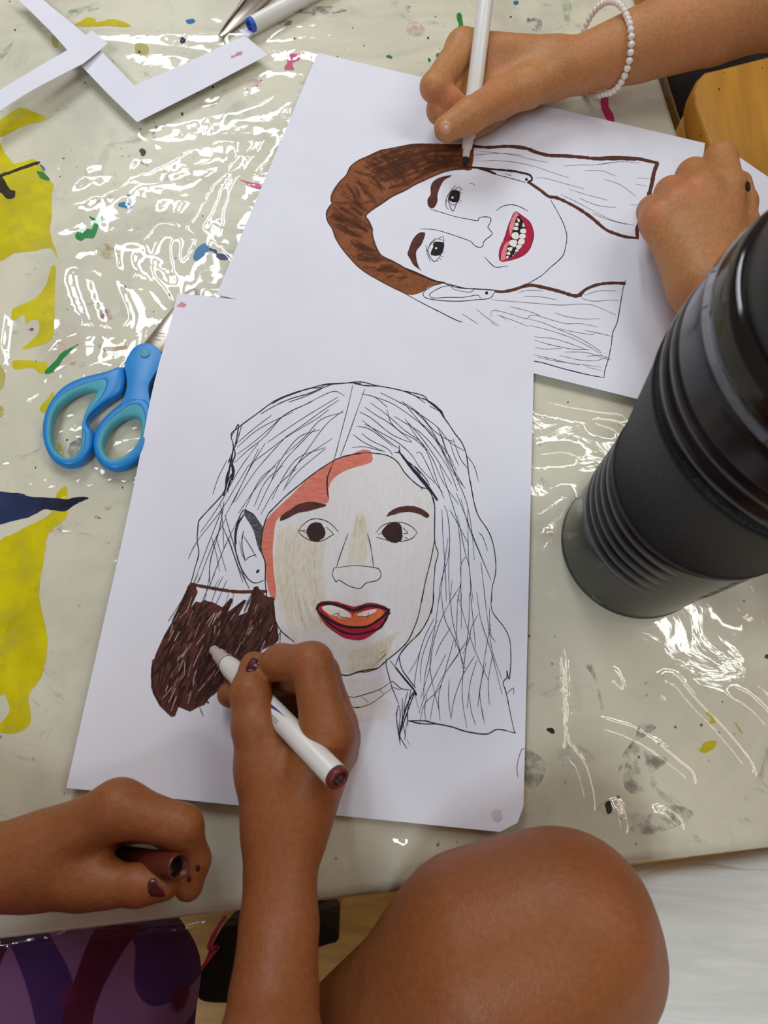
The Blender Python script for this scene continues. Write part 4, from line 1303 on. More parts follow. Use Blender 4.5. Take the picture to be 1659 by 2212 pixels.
q = Flat(0.0001)
q.patch([(305, 1020), (325, 1000), (328, 1020), (312, 1035)], 2)
q.build('smudge', m_lav, low)

# ------------------------------------------------------------------ cut paper strips
def curl(ax, ay, h, s):
    p = at(ax, ay)
    return lambda x, y: h * math.exp(-(((x - p[0]) ** 2 + (y - p[1]) ** 2) / s ** 2))


sv = sheet('paper_strip', Z1([(60, -22), (160, -22), (360, 150), (460, 250), (580, 370), (820, 265), (1056, 153), (1158, 236), (880, 382), (592, 527), (470, 410), (350, 288), (210, 130)]), curl(200, 90, 0.002, 0.04), z=0.0015)
tag(sv, 'white paper offcut bent in a V with a pink smudge near its end', 'paper strip', 'paper offcuts')
q = Flat(0.0019)
q.patch(Z1([(996, 240), (1012, 238), (1020, 228), (1045, 218), (1047, 232), (1020, 240), (1000, 250)]), 1)
q.build('pink_mark', m_pinkmark, sv)
s2 = sheet('paper_strip', Z1([(396, 135), (468, 190), (366, 286), (240, 370), (120, 445), (-40, 545), (-40, 455), (120, 355), (290, 232)]), curl(60, 235, 0.006, 0.05), z=0.0042)
tag(s2, 'straight white paper offcut lying across the V-shaped one at the left edge', 'paper strip', 'paper offcuts')
tri = sheet('paper_scrap', [(516, 64), (530, 62), (548, 70), (536, 78), (528, 76)], None, z=-0.001)
tag(tri, 'tiny white paper scrap poking out under the blue-ended marker', 'paper scrap')
blank = sheet('paper_sheet', [(1560, 318), (1592, 336), (1668, 388), (1790, 470), (1760, 800), (1540, 640)], None, z=-0.0009)
tag(blank, 'blank white sheet poking out to the right of the steadying hand', 'paper')
# ================================================================== things on the table
# ------------------------------------------------------------------ bottle
m_bot = plain('smoky_black_plastic', (14, 15, 17), 0.10, 0.05, 30, 0.5, coat=0.3)
m_grip, nt, bs = nodes('grip_rubber')
bs.inputs['Base Color'].default_value = lin(20, 20, 21)
bs.inputs['Roughness'].default_value = 0.55
bs.inputs['Specular IOR Level'].default_value = 0.25
vt = nt.nodes.new('ShaderNodeTexVoronoi')
vt.inputs['Scale'].default_value = 700
tcn = nt.nodes.new('ShaderNodeTexCoord')
L(nt, tcn.outputs['Object'], vt.inputs['Vector'])
add_bump(nt, bs, vt.outputs['Distance'], 0.4, 0.0006)
m_rib = plain('rib_plastic', (15, 16, 19), 0.20, 0.05, 30, 0.4)
m_lid = plain('lid_plastic', (18, 20, 21), 0.4, 0.05, 30, 0.5)
BX, BY = 0.2725, 0.1473
zb0 = -0.0022
bottle = empty('bottle', (BX, BY, zb0))
tag(bottle, 'tall black ribbed shaker bottle standing on the film at the right edge', 'bottle')


def rad(z):
    return float(np.interp(z, [0, 0.0953, 0.1606, 0.19, 0.2055, 0.26], [0.0399, 0.0431, 0.0522, 0.0525, 0.0500, 0.046]))


def lat(name, prof, m, n=96):
    return lathe(name, (BX, BY, 0), (0, 0, 1), prof, m, bottle, n)


def body_part(name, zs, rf, m, n=144):
    """side wall whose radius may vary round the bottle (ribs that die away)"""
    A = np.linspace(0, 2 * math.pi, n, endpoint=False)
    V = [(BX + rf(z, a) * math.cos(a), BY + rf(z, a) * math.sin(a), z) for z in zs for a in A]
    F = [(i * n + k, i * n + (k + 1) % n, (i + 1) * n + (k + 1) % n, (i + 1) * n + k) for i in range(len(zs) - 1) for k in range(n)]
    return mesh(name, V, F, m, bottle)


def fade(a):
    d = abs((math.degrees(a) - 165 + 180) % 360 - 180)
    d2 = abs((math.degrees(a) + 15 + 180) % 360 - 180)
    f = lambda x: min(max((92 - x) / 30, 0), 1)
    t = max(f(d), f(d2) if d2 < 60 else 0)
    return t * t * (3 - 2 * t)


lat('base', [(zb0, 0), (zb0, rad(0) - .003), (zb0 + .001, rad(0) - .001), (0.001, rad(0) + .0001), (0.003, rad(0) + .0003), (0.0042, rad(0) - .0007), (0.0055, rad(0.005) - .0002), (0.0070, rad(.007) - .0008)], m_bot)
g0, g1 = 0.0886, 0.1568


def r_low(z, a):
    r = rad(z) - .0004
    if 0.044 < z < 0.087:
        ph = (z - 0.044) / 0.043 * 5
        env = min(1, (z - .044) / .004)
        r += fade(a) * env * (0.0017 * abs(math.sin(math.pi * ph)) ** 0.7 - 0.0012)
    if z > 0.0868:
        r -= 0.0026 * min((z - 0.0868) / 0.0008, 1)
    return r


body_part('lower_body', np.r_[np.linspace(0.006, 0.043, 12), np.linspace(0.0442, 0.0866, 58), 0.087, 0.0874, 0.0879, 0.0886], r_low, m_rib)
lat('grip', [(g0 - .0004, rad(g0) - .0035), (g0, rad(g0) - .0004), (g0 + .0008, rad(g0) + .0005), (g0 + .0045, rad(g0 + .0045) + .0006), (g0 + .0052, rad(g0 + .005) + .0001), (0.125, rad(.125) + .0002), (g1 - .0052, rad(g1 - .005) + .0001), (g1 - .0045, rad(g1 - .0045) + .0006), (g1 - .0008, rad(g1) + .0005), (g1, rad(g1) - .0004), (g1 + .0004, rad(g1) - .0035)], m_grip)


def r_up(z, a):
    r = rad(z) - .0002
    if z < 0.1600:
        r -= 0.0030 * min((0.1600 - z) / 0.0008, 1)
    if 0.1604 < z < 0.1770:
        ph = (z - 0.1604) / 0.0166 * 2
        r += fade(a) * (0.0019 * abs(math.sin(math.pi * ph)) ** 0.7 - 0.0012)
    return r


body_part('upper_body', np.r_[0.1568, 0.1585, 0.1592, 0.1598, np.linspace(0.1604, 0.177, 30), np.linspace(0.1775, 0.1925, 8)], r_up, m_rib)
lat('collar', [(0.1922, rad(.192) - .0010), (0.1926, rad(.1925) + .0002), (0.1985, 0.0515), (0.2030, 0.0504), (0.2055, 0.0497), (0.2066, 0.0487), (0.2070, 0.0470)], m_bot)
lat('lid', [(0.2055, 0.0468), (0.2078, 0.0472), (0.216, 0.0462), (0.229, 0.0436), (0.2345, 0.0405), (0.2365, 0.036), (0.2368, 0.022), (0.2368, 0)], m_lid)
lat('spout_cap', [(0.2366, 0.0145), (0.248, 0.0135), (0.2515, 0.011), (0.2525, 0)], m_lid, 40)
# raised dashes of the worn mark on the grip
for a0, a1, z in ((-0.80, -0.70, 0.1085), (-0.86, -0.77, 0.105)):
    V, F = [], []
    for i, a in enumerate(np.linspace(a0, a1, 6)):
        for dz in (-.0011, .0011):
            r = rad(z) + .0016
            V.append((BX + r * math.cos(a), BY + r * math.sin(a), z + dz + i * 0.0003))
    F = [(2 * i, 2 * i + 2, 2 * i + 3, 2 * i + 1) for i in range(5)]
    mesh('raised_mark', V, F, m_bot, bottle)

# ------------------------------------------------------------------ blue scissors
m_blue = plain('blue_plastic', (20, 132, 206), 0.38, 0.04, 30, 0.5)
m_teal = plain('teal_rubber', (84, 168, 186), 0.55, 0.04, 40, 0.4)
m_blade = plain('blade_steel', (176, 168, 156), 0.30, 0.05, 60, 0.5, metal=1.0)
m_mark = plain('etched_grey', (92, 84, 78), 0.6, 0.05, 60)
z0 = ZT + 0.0022
sc = empty('scissors', (*at(330, 850, z0)[:2], z0))
tag(sc, 'blue-handled scissors with teal grips, blade tucked under the front drawing', 'scissors')


def loop_ring(name, outer, inner, u0, u1, m, zc, hh, parent, n=72):
    def res(P):
        P = cr(P, 10, True)
        P = np.vstack([P, P[:1]])
        d = np.r_[0, np.cumsum(np.linalg.norm(np.diff(P, axis=0), axis=1))]
        t = np.linspace(0, d[-1], n, endpoint=False)
        return np.stack([np.interp(t, d, P[:, 0]), np.interp(t, d, P[:, 1])], 1)
    A, B = res(outer), res(inner)
    best = min(range(n), key=lambda s: np.sum((A - np.roll(B, s, 0)) ** 2))
    B = np.roll(B, best, 0)
    V, F = [], []
    us = np.linspace(0, 1, 9) * (u1 - u0) + u0
    prof = [(u, 1) for u in us] + [(u, -1) for u in us[::-1]]
    k = len(prof)
    for i in range(n):
        for u, s in prof:
            q = A[i] + (B[i] - A[i]) * u
            hgt = hh * (max(1 - abs(2 * u - 1) ** 2.6, 0)) ** 0.5
            if s < 0:
                hgt = min(hgt, hh * .85)
            p = at(q[0], q[1], zc)
            V.append((p[0], p[1], zc + s * hgt))
    for i in range(n):
        j = (i + 1) % n
        for a in range(k):
            b = (a + 1) % k
            F.append((i * k + a, i * k + b, j * k + b, j * k + a))
    o = mesh(name, V, F, m, parent)
    bm = bmesh.new()
    bm.from_mesh(o.data)
    bmesh.ops.remove_doubles(bm, verts=bm.verts, dist=1e-6)
    bmesh.ops.recalc_face_normals(bm, faces=bm.faces)
    bm.to_mesh(o.data)
    bm.free()
    return o


zc, hh = z0 + 0.0036, 0.0036
o1 = Z3([(800, 722), (770, 722), (700, 750), (540, 790), (430, 840), (340, 930), (290, 1040), (278, 1150), (298, 1250), (350, 1330), (430, 1367), (520, 1350), (572, 1290), (600, 1230), (607, 1140), (570, 1090), (598, 1030), (690, 955), (780, 895), (808, 820), (808, 760)])
i1 = Z3([(625, 890), (600, 880), (570, 882), (540, 886), (450, 930), (370, 1010), (342, 1120), (352, 1230), (400, 1290), (450, 1307), (510, 1270), (526, 1180), (532, 1080), (560, 985), (600, 930)])
h1 = loop_ring('finger_loop', o1, i1, 0.0, 0.62, m_blue, zc, hh, sc)
loop_ring('soft_grip', o1, i1, 0.60, 1.0, m_teal, zc, hh, h1)
o2 = Z3([(800, 940), (720, 1005), (640, 1090), (604, 1180), (606, 1270), (650, 1350), (730, 1390), (820, 1372), (900, 1310), (960, 1200), (985, 1080), (985, 980), (960, 900), (900, 870), (840, 890)])
i2 = Z3([(835, 1052), (780, 1070), (710, 1130), (670, 1220), (688, 1290), (740, 1317), (820, 1280), (890, 1200), (907, 1120), (892, 1062), (865, 1048)])
h2 = loop_ring('thumb_loop', o2, i2, 0.0, 0.62, m_blue, zc, hh, sc)
loop_ring('soft_grip', o2, i2, 0.60, 1.0, m_teal, zc, hh, h2)
prism('shank', cr(Z3([(797, 700), (830, 630), (865, 588), (920, 566), (985, 578), (1034, 635), (1030, 700), (985, 770), (950, 840), (958, 930), (975, 1000), (900, 930), (800, 960), (760, 985), (800, 890), (812, 820), (803, 750)]), 4, True), z0 + .0018, z0 + .0072, m_blue, sc, 0.0015)
p = at(*Z3([(928, 632)])[0], z0 + .0072)
lathe('pivot_disc', (p[0], p[1], z0 + .0066), (0, 0, 1), [(0, 0), (0, .0030), (.001, .0030), (.0014, .0026), (.0014, 0)], m_teal, sc, 24)
prism('blade', Z3([(900, 620), (925, 560), (1010, 452), (1110, 335), (1200, 228), (1246, 212), (1266, 262), (1180, 400), (1080, 560), (1040, 625), (980, 660)]), z0 + .0002, z0 + .0017, m_blade, sc, 0.0004)
bl = Flat(z0 + .0018)
for i, (a, b) in enumerate((((985, 498), (1060, 506)), ((982, 516), (1054, 524)), ((990, 540), (1028, 548)))):
    P = Z3([a, b])
    a_, b_ = np.array(P[0]), np.array(P[1])
    m_ = 9 if i < 2 else 5
    for j in range(m_):
        c = a_ + (b_ - a_) * (j + .2) / m_
        bl.stroke([c, c + (b_ - a_) * .55 / m_ + np.array([0, rng.uniform(-.6, .6)])], 2.2 if i < 2 else 2.8, False)
bl.build('etched_text', m_mark, sc)

# ------------------------------------------------------------------ scissors at the top edge
zs0 = ZT + 0.0022
s2o = empty('scissors', (*at(510, 10, zs0)[:2], zs0))
tag(s2o, 'open scissor blades of plain steel at the top edge near the blue-ended marker', 'scissors')
Z6 = view(440, 0, 280)
prism('blade', Z6([(190, 432), (205, 462), (240, 462), (330, 400), (480, 285), (640, 160), (900, -80), (1000, -250), (760, -250), (620, -100), (530, 0), (420, 140), (300, 290), (215, 400)]), zs0 + .0002, zs0 + .0016, m_blade, s2o, 0.0004)
prism('blade', Z6([(190, 432), (300, 280), (430, 120), (530, -10), (640, -160), (560, -190), (490, -20), (400, 120), (290, 270)]), zs0 + .0018, zs0 + .0030, m_blade, s2o, 0.0004)
p = at(*Z6([(800, -190)])[0], zs0)
lathe('pivot_screw', (p[0], p[1], zs0 + .0016), (0, 0, 1), [(0, 0), (0, .0035), (.0026, .0035), (.003, .003), (.003, 0)], m_blade, s2o, 20)
for P, Q in (([(1000, -250), (1300, -330), (1500, -560), (1420, -820), (1150, -760), (980, -480)], [(1050, -330), (1250, -390), (1400, -580), (1350, -740), (1180, -690), (1050, -470)]), ([(760, -250), (860, -480), (800, -760), (600, -860), (480, -640), (600, -380)], [(720, -340), (790, -490), (750, -700), (620, -770), (540, -620), (640, -420)])):
    loop_ring('handle_loop', Z6(P), Z6(Q), 0, 1, m_lid, zs0 + .0036, .0034, s2o, 48)

# ------------------------------------------------------------------ markers
m_white = plain('white_barrel', (226, 226, 220), 0.32, 0.02, 40, 0.5)
m_collar = plain('cream_collar', (222, 208, 200), 0.42, 0.03, 40)
m_nibb = plain('brown_nib', (46, 26, 22), 0.8, 0.1, 200)
m_nibk = plain('black_nib', (24, 20, 20), 0.8, 0.1, 200)
m_plug = plain('maroon_plug', (104, 40, 36), 0.42, 0.05, 60)
m_plugd = plain('maroon_recess', (62, 16, 16), 0.5, 0.05, 60)
m_bplug = plain('blue_plug', (40, 92, 206), 0.4, 0.05, 60)
m_bplugd = plain('blue_recess', (22, 50, 140), 0.5, 0.05, 60)
m_logo = plain('navy_print', (48, 38, 150), 0.4, 0.03, 60)
m_grey = plain('grey_print', (150, 148, 142), 0.5, 0.03, 60)


def marker(tip, end, r, label, plug, recess, nib, total=None):
    tip, end = np.asarray(tip, float), np.asarray(end, float)
    d = end - tip
    ln_ = total or np.linalg.norm(d)
    d /= np.linalg.norm(d)
    o = empty('marker', tip)
    tag(o, label, 'marker', 'felt markers')
    lathe('nib', tip, d, [(0, 0), (0.0003, 0.0007), (0.0015, 0.0014), (0.004, 0.0018), (0.0075, 0.0018)], nib, o, 20)
    lathe('collar', tip, d, [(0.0052, 0.0014), (0.0055, 0.0024), (0.0105, 0.0026), (0.0108, 0.0034), (0.0175, 0.0036), (0.0178, r - .0006), (0.0186, r - .0006)], m_collar, o, 28)
    b = lathe('barrel', tip, d, [(0.0176, 0.003), (0.0176, r - .0014), (0.0195, r - .0007), (0.024, r), (ln_ - .0035, r), (ln_ - .003, r - .0003), (ln_ - .003, r - .001)], m_white, o, 36)
    lathe('end_plug', tip, d, [(ln_ - .0034, r - .0012), (ln_ - .0034, r - .0002), (ln_ - .0004, r - .0003), (ln_, r - .0009), (ln_, r * .62), (ln_ - .0004, r * .58)], plug, o, 32)
    lathe('plug_recess', tip, d, [(ln_ - .0003, r * .60), (ln_ - .0025, r * .52), (ln_ - .003, 0)], recess, o, 24)
    return o, tip, d, ln_, b


mk1, tA, dA, lA, bA = marker(at(450, 1392, 0.0012), at(734, 1685, 0.063), 0.0050, 'white marker with maroon end plug in the front hand, colouring the brown lock', m_plug, m_plugd, m_nibb)
# printed feather shape and worn small print on the barrel, curved round it
to_cam = CC - (tA + dA * lA / 2)
eN = to_cam - dA * (to_cam @ dA)
eN /= np.linalg.norm(eN)
eS = np.cross(dA, eN)


def on_barrel(name, pts, m, r=0.00508):
    V = []
    for s, a in pts:
        V.append(tA + dA * s + (eN * math.cos(a) + eS * math.sin(a)) * r)
    c = np.mean(pts, axis=0)
    cV = tA + dA * c[0] + (eN * math.cos(c[1]) + eS * math.sin(c[1])) * r
    V.append(cV)
    n = len(pts)
    mesh(name, V, [(i, (i + 1) % n, n) for i in range(n)], m, bA)


on_barrel('printed_logo', [(0.0585, .10), (0.0595, -.12), (0.0625, -.30), (0.0655, -.36), (0.0685, -.38), (0.0735, -.42), (0.0690, -.28), (0.0655, -.14), (0.0620, .02)], m_logo)
for i in range(9):
    s = 0.0605 + i * 0.0013
    on_barrel('small_print', [(s, .24), (s + .001, .22), (s + .0011, .36), (s + .0001, .38)], m_grey)
for i in range(6):
    s = 0.0645 + i * 0.0013
    on_barrel('small_print', [(s, .46), (s + .001, .46), (s + .0011, .58), (s + .0001, .58)], m_grey)

p0, p1 = at(1004, 358, 0.0002), at(1049, 0, 0.050)
mk2 = marker(p0, p1, 0.0052, 'white marker with a black tip held upright in the far hand', m_nibk, m_nibk, m_nibk, 0.138)
q0, q1 = at(538, 56, 0.0020), at(668, -14, 0.0020)
dd = (q0 - q1) / np.linalg.norm(q0 - q1)
mk3 = marker(q0 - dd * 0.132, q0, 0.0052, 'white marker with a blue end plug lying by the scissor blades', m_bplug, m_bplugd, m_bplug)

# brown cap held in the left fist
m_cap = plain('brown_cap', (96, 42, 32), 0.35, 0.06, 60)
m_capi = plain('cap_inside', (34, 14, 12), 0.6, 0.06, 60)
cA, cB = at(262, 1850, 0.023), at(387, 1873, 0.050)
cd = (cB - cA) / np.linalg.norm(cB - cA)
cl = np.linalg.norm(cB - cA)
cap = empty('cap', cA)
tag(cap, 'brown marker cap with its dark open end showing, held in the left fist', 'cap')
lathe('cap_shell', cA, cd, [(0, 0), (0, .003), (.001, .0044), (cl - .001, .0050), (cl, .0048), (cl, .0042), (cl - .012, .0040)], m_cap, cap, 32)
lathe('cap_hollow', cA, cd, [(cl - .0005, .00425), (cl - .011, .0039), (cl - .0115, 0)], m_capi, cap, 28)
# ================================================================== people
def skin(name, a, b, blush):
    m, nt, bs = nodes(name)
    f1 = ramp(nt, noise_tex(nt, 14, 4, 0.55), 0.35, 0.7)
    f2 = ramp(nt, noise_tex(nt, 36, 3, 0.5), 0.5, 0.78)
    f3 = ramp(nt, noise_tex(nt, 420, 2, 0.5), 0.3, 0.7)
    c = mixcol(nt, f1, lin(*a), lin(*b))
    c = mixcol(nt, f2, c, lin(*blush))
    c = mixcol(nt, f3, c, mixcol(nt, 0.9, c, (0.82, 0.8, 0.78, 1), 'MULTIPLY'))
    L(nt, c, bs.inputs['Base Color'])
    bs.inputs['Roughness'].default_value = 0.48
    bs.inputs['Specular IOR Level'].default_value = 0.35
    bs.inputs['Subsurface Weight'].default_value = 0.12
    bs.inputs['Subsurface Radius'].default_value = (1.0, 0.4, 0.25)
    bs.inputs['Subsurface Scale'].default_value = 0.003
    vt = nt.nodes.new('ShaderNodeTexVoronoi')
    vt.inputs['Scale'].default_value = 900
    tc = nt.nodes.new('ShaderNodeTexCoord')
    L(nt, tc.outputs['Object'], vt.inputs['Vector'])
    add_bump(nt, bs, vt.outputs['Distance'], 0.35, 0.0003)
    return m


m_skinA = skin('skin_warm_brown', (154, 94, 52), (144, 86, 45), (160, 91, 55))
m_skinB = skin('skin_tan', (194, 137, 86), (183, 127, 78), (200, 127, 87))
m_polish = plain('dark_red_polish', (78, 12, 22), 0.22, 0.12, 300, 0.5)
m_nail = plain('bare_nail', (204, 148, 116), 0.34, 0.05, 200, 0.5)
m_hair = plain('dark_hair', (44, 30, 24), 0.55, 0.25, 120, 0.3)

# ------------------------------------------------------------------ front person
body = Limbs()
# right arm
body += limb((614, 1790, 33, 14.5), (606, 1880, 35, 14.8), (603, 2000, 38, 15.6), (592, 2150, 48, 16.6), (578, 2330, 62, 19))
e_r = at(578, 2330, 0.062)
sh_r = np.array([0.075, -0.33, 0.20])
el_r = np.array([0.10, -0.215, 0.085])
body += chain([(e_r, .019), (el_r, .027), (sh_r, .036)])
# right palm
body += limb((620, 1800, 34, 13), (706, 1585, 45, 10.5))
body += limb((632, 1790, 31, 12.5), (718, 1600, 33, 11))
body += limb((630, 1790, 26, 12), (715, 1620, 20, 11.5))
body += limb((592, 1790, 31, 12.5), (572, 1660, 30, 12.5))
body += limb((622, 1740, 27, 13), (640, 1640, 27, 11))
# left arm
body += limb((-330, 1900, 44, 23), (-160, 1885, 36, 19), (0, 1872, 33, 16.6), (80, 1856, 33, 15.8))
e_l = at(-330, 1900, 0.044)
sh_l = np.array([-0.235, -0.35, 0.20])
body += chain([(e_l, .023), (np.array([-0.20, -0.115, 0.07]), .031), (sh_l, .038)])
# left palm
body += limb((85, 1838, 36, 12.5), (256, 1746, 44, 10.6))
body += limb((85, 1845, 29, 13), (252, 1752, 28, 10.5))
body += limb((80, 1860, 25, 13), (235, 1778, 18, 11))
body += limb((80, 1885, 31, 13.5), (180, 1902, 34, 10.5))
# trunk, neck, head
hip = np.array([-0.06, -0.30, -0.22])
chest = np.array([-0.085, -0.36, 0.10])
neck = np.array([-0.085, -0.37, 0.27])
head = np.array([-0.075, -0.295, 0.42])
body += chain([(hip, .10), (chest, .095)])
body += chain([(chest, .085), (neck, .038), (head - np.array([0, .01, .05]), .045)])
body += chain([(sh_l, .04), (np.array([-.085, -.365, .19]), .055), (sh_r, .04)])
body += [('e', head, np.array([.068, .082, .095]), np.eye(3)), ('e', head + np.array([0, .035, -.05]), np.array([.048, .05, .055]), np.eye(3)),
         ('e', head + np.array([0, .086, -.02]), np.array([.012, .018, .016]), np.eye(3)),
         ('e', head + np.array([.068, 0, -.01]), np.array([.010, .020, .030]), np.eye(3)), ('e', head + np.array([-.068, 0, -.01]), np.array([.010, .020, .030]), np.eye(3))]
# raised leg: thigh, knee, shin folded back
kn = at(1214, 2000, 0.030)
hipj = np.array([0.02, -0.27, -0.15])
leg = chain([(hipj, .072), (hipj * .45 + kn * .55 + np.array([0.0, -.012, 0]), .055), (kn + np.array([-.030, -.016, -.010]), .038), (kn, .0325)])
kn2 = at(1258, 2075, 0.012)
leg += chain([(kn, .0325), (kn2, .0285), (kn2 + np.array([-.020, -.06, -.03]), .038)])
leg += chain([(kn2 + np.array([-.020, -.06, -.03]), .038), (np.array([.17, -.25, -.08]), .042), (np.array([.10, -.36, -.155]), .028)])
leg += chain([(np.array([.10, -.36, -.155]), .028), (np.array([.04, -.40, -.150]), .024), (np.array([-.02, -.42, -.158]), .018)])
# the other leg, bent down under the table
leg += chain([(np.array([-.12, -.28, -.19]), .072), (np.array([-.13, -.115, -.215]), .05), (np.array([-.125, -.16, -.45]), .042), (np.array([-.12, -.14, -.665]), .028), (np.array([-.125, -.05, -.70]), .018)])
fing = []
# right hand
idx = limb((706, 1585, 45, 10.5), (674, 1433, 48, 9), (606, 1430, 38, 7.6), (570, 1446, 30, 6.6))
mid = limb((722, 1560, 32, 10), (690, 1455, 30, 8.8), (560, 1482, 12, 7.2), (498, 1500, 9.5, 6.4))
rin = limb((728, 1585, 22, 10), (700, 1490, 16, 8.4), (620, 1510, 8.5, 7), (570, 1535, 8, 6.4))
lit = limb((726, 1620, 15, 9.5), (716, 1540, 9, 7.4), (650, 1550, 7.5, 6.4), (610, 1570, 7.5, 6))
thu = limb((578, 1668, 31, 13), (553, 1570, 35, 10.2), (541, 1496, 35, 8.6), (549, 1438, 31, 6.6))
fing += [idx, mid, rin, lit, thu]
# left hand
fing += [limb((256, 1746, 44, 10.6), (392, 1785, 42, 8.4), (418, 1858, 33, 6.6), (407, 1914, 31, 6.0)),
         limb((252, 1752, 28, 10.5), (388, 1780, 25, 8.2), (412, 1850, 18, 7.0), (390, 1895, 16, 6.4)),
         limb((240, 1765, 18, 10), (365, 1785, 11, 7.8), (392, 1850, 9, 7), (360, 1885, 9, 6.4)),
         limb((180, 1902, 34, 10.5), (230, 1910, 37, 8.6), (300, 1912, 39, 7.6), (352, 1908, 39, 6.8))]
fA = make_sdf(body, 0.009, fing + [], 0.0035, 0.0010, 0.006)


def fA2(P):
    return smin(fA(P), ev_group(P, leg, 0.022), 0.02)


V, F = surface_nets(fA2, (-0.34, -0.52, -0.73), (0.34, 0.14, 0.53), 0.0015)
pa = np_mesh('person', V, F, m_skinA)
tag(pa, 'person in purple patterned top with dark red nails colouring the front drawing, one knee raised', 'person')
treeA = BVHTree.FromPolygons([tuple(v) for v in V], [tuple(f) for f in F])


def on_skin(tree, P, name, m, parent, off=0.00035):
    """nail or polish laid on the skin: an outline traced in the photo, dropped onto the surface and given thickness"""
    P = cr(P, 4, True)
    c = P.mean(0)
    V, ok = [], True
    rings = (1.0, 0.93, 0.6, 0.3)
    for k, r in enumerate(rings):
        for q in P:
            x = c + (q - c) * r
            d = CR @ np.array([(x[0] - CW / 2) / CF, -(x[1] - CH / 2) / CF, -1.0])
            h = tree.ray_cast(Vector(CC), Vector(d).normalized())
            if h[0] is None:
                return None
            V.append(np.array(h[0]) + np.array(h[1]) * (off if k else -0.0001))
    n = len(P)
    V.append(np.mean(V[-n:], axis=0) + np.array([0, 0, 0.00005]))
    F = []
    for k in range(len(rings) - 1):
        F += [(k * n + i, k * n + (i + 1) % n, (k + 1) * n + (i + 1) % n, (k + 1) * n + i) for i in range(n)]
    k = len(rings) - 1
    F += [(k * n + i, k * n + (i + 1) % n, len(V) - 1) for i in range(n)]
    o = mesh(name, V, F, m, parent)
    bm = bmesh.new()
    bm.from_mesh(o.data)
    bm.normal_update()
    if sum((Vector(CC) - f.calc_center_median()).dot(f.normal) for f in bm.faces) < 0:
        bmesh.ops.reverse_faces(bm, faces=bm.faces)
    bm.to_mesh(o.data)
    bm.free()
    return o


on_skin(treeA, [(536, 1432), (546, 1420), (557, 1424), (560, 1436), (552, 1448), (538, 1452), (530, 1448)], 'fingernail', m_polish, pa)
on_skin(treeA, [(322, 1902), (334, 1896), (342, 1906), (352, 1920), (356, 1936), (340, 1938), (324, 1934), (318, 1918)], 'fingernail', m_polish, pa)
on_skin(treeA, [(424, 1868), (432, 1870), (430, 1882), (423, 1880)], 'polish_spot', m_polish, pa)
on_skin(treeA, [(406, 1893), (413, 1892), (412, 1904), (405, 1903)], 'polish_spot', m_polish, pa)

# clothing
m_shirt, nt, bs = nodes('purple_pattern')
tc = nt.nodes.new('ShaderNodeTexCoord')


def waves(rot, scale, dist, detail=1.0):
    mp = nt.nodes.new('ShaderNodeMapping')
    L(nt, tc.outputs['Object'], mp.inputs[0])
    mp.inputs['Rotation'].default_value = (0, 0, rot)
    w = nt.nodes.new('ShaderNodeTexWave')
    w.inputs['Scale'].default_value = scale
    w.inputs['Distortion'].default_value = dist
    w.inputs['Detail'].default_value = detail
    w.inputs['Detail Scale'].default_value = 1.0
    L(nt, mp.outputs[0], w.inputs['Vector'])
    return w.outputs['Fac']


base = mixcol(nt, ramp(nt, waves(2.2, 10.0, 5.5), 0.46, 0.52), lin(132, 92, 140), lin(74, 44, 100))
base = mixcol(nt, ramp(nt, waves(2.7, 6.5, 6.5), 0.66, 0.70), base, lin(86, 30, 58))
base = mixcol(nt, ramp(nt, noise_tex(nt, 18, 2), 0.64, 0.70), base, lin(122, 34, 76))
L(nt, base, bs.inputs['Base Color'])
bs.inputs['Roughness'].default_value = 0.9
bs.inputs['Specular IOR Level'].default_value = 0.15
add_bump(nt, bs, noise_tex(nt, 900, 2), 0.4, 0.0004)
lap = np.array([-0.012, -0.125, -0.125])
shirt = chain([(hip, .122), (chest, .112), (np.array([-.085, -.365, .19]), .070)]) + chain([(sh_l, .052), (np.array([-.085, -.365, .18]), .075), (sh_r, .050)]) \
    + chain([(hip, .118), (lap + np.array([-.03, -.08, 0]), .092), (lap, .066), (lap + np.array([-.09, .02, -.01]), .060), (np.array([-.16, -.20, -.12]), .09)])
slv = [chain([(sh_l, .052), (np.array([-0.222, -.27, .155]), .050)]), chain([(sh_r, .050), (np.array([.086, -.285, .157]), .046)])]


def fS(P):
    d = ev_group(P, shirt, 0.03)
    for s in slv:
        d = smin(d, ev_group(P, s, 0.01), 0.015)
    w = 0.0022 * np.sin(P[:, 0] * 90 + P[:, 1] * 40 + 3 * np.sin(P[:, 1] * 30)) + 0.0016 * np.sin(P[:, 1] * 120 - P[:, 0] * 50)
    # open neck
    nk_ = np.linalg.norm((P - neck - np.array([0, .01, -.012])) / np.array([.055, .055, .05]), axis=1) - 1
    return np.maximum(d + w, -nk_ * .05)


V, F = surface_nets(fS, (-0.34, -0.54, -0.36), (0.20, -0.02, 0.30), 0.004)
np_mesh('patterned_top', V, F, m_shirt, pa)
m_shorts = plain('dark_shorts', (38, 22, 34), 0.9, 0.15, 60, 0.1)


def fP(P):
    g = chain([(hip + np.array([.05, .0, -.04]), .10), (np.array([.03, -.235, -.165]), .088)])
    return ev_group(P, g, 0.02) + 0.0015 * np.sin(P[:, 0] * 120 + P[:, 1] * 60)


V, F = surface_nets(fP, (-0.16, -0.45, -0.40), (0.20, -0.02, -0.05), 0.004)
np_mesh('shorts', V, F, m_shorts, pa)


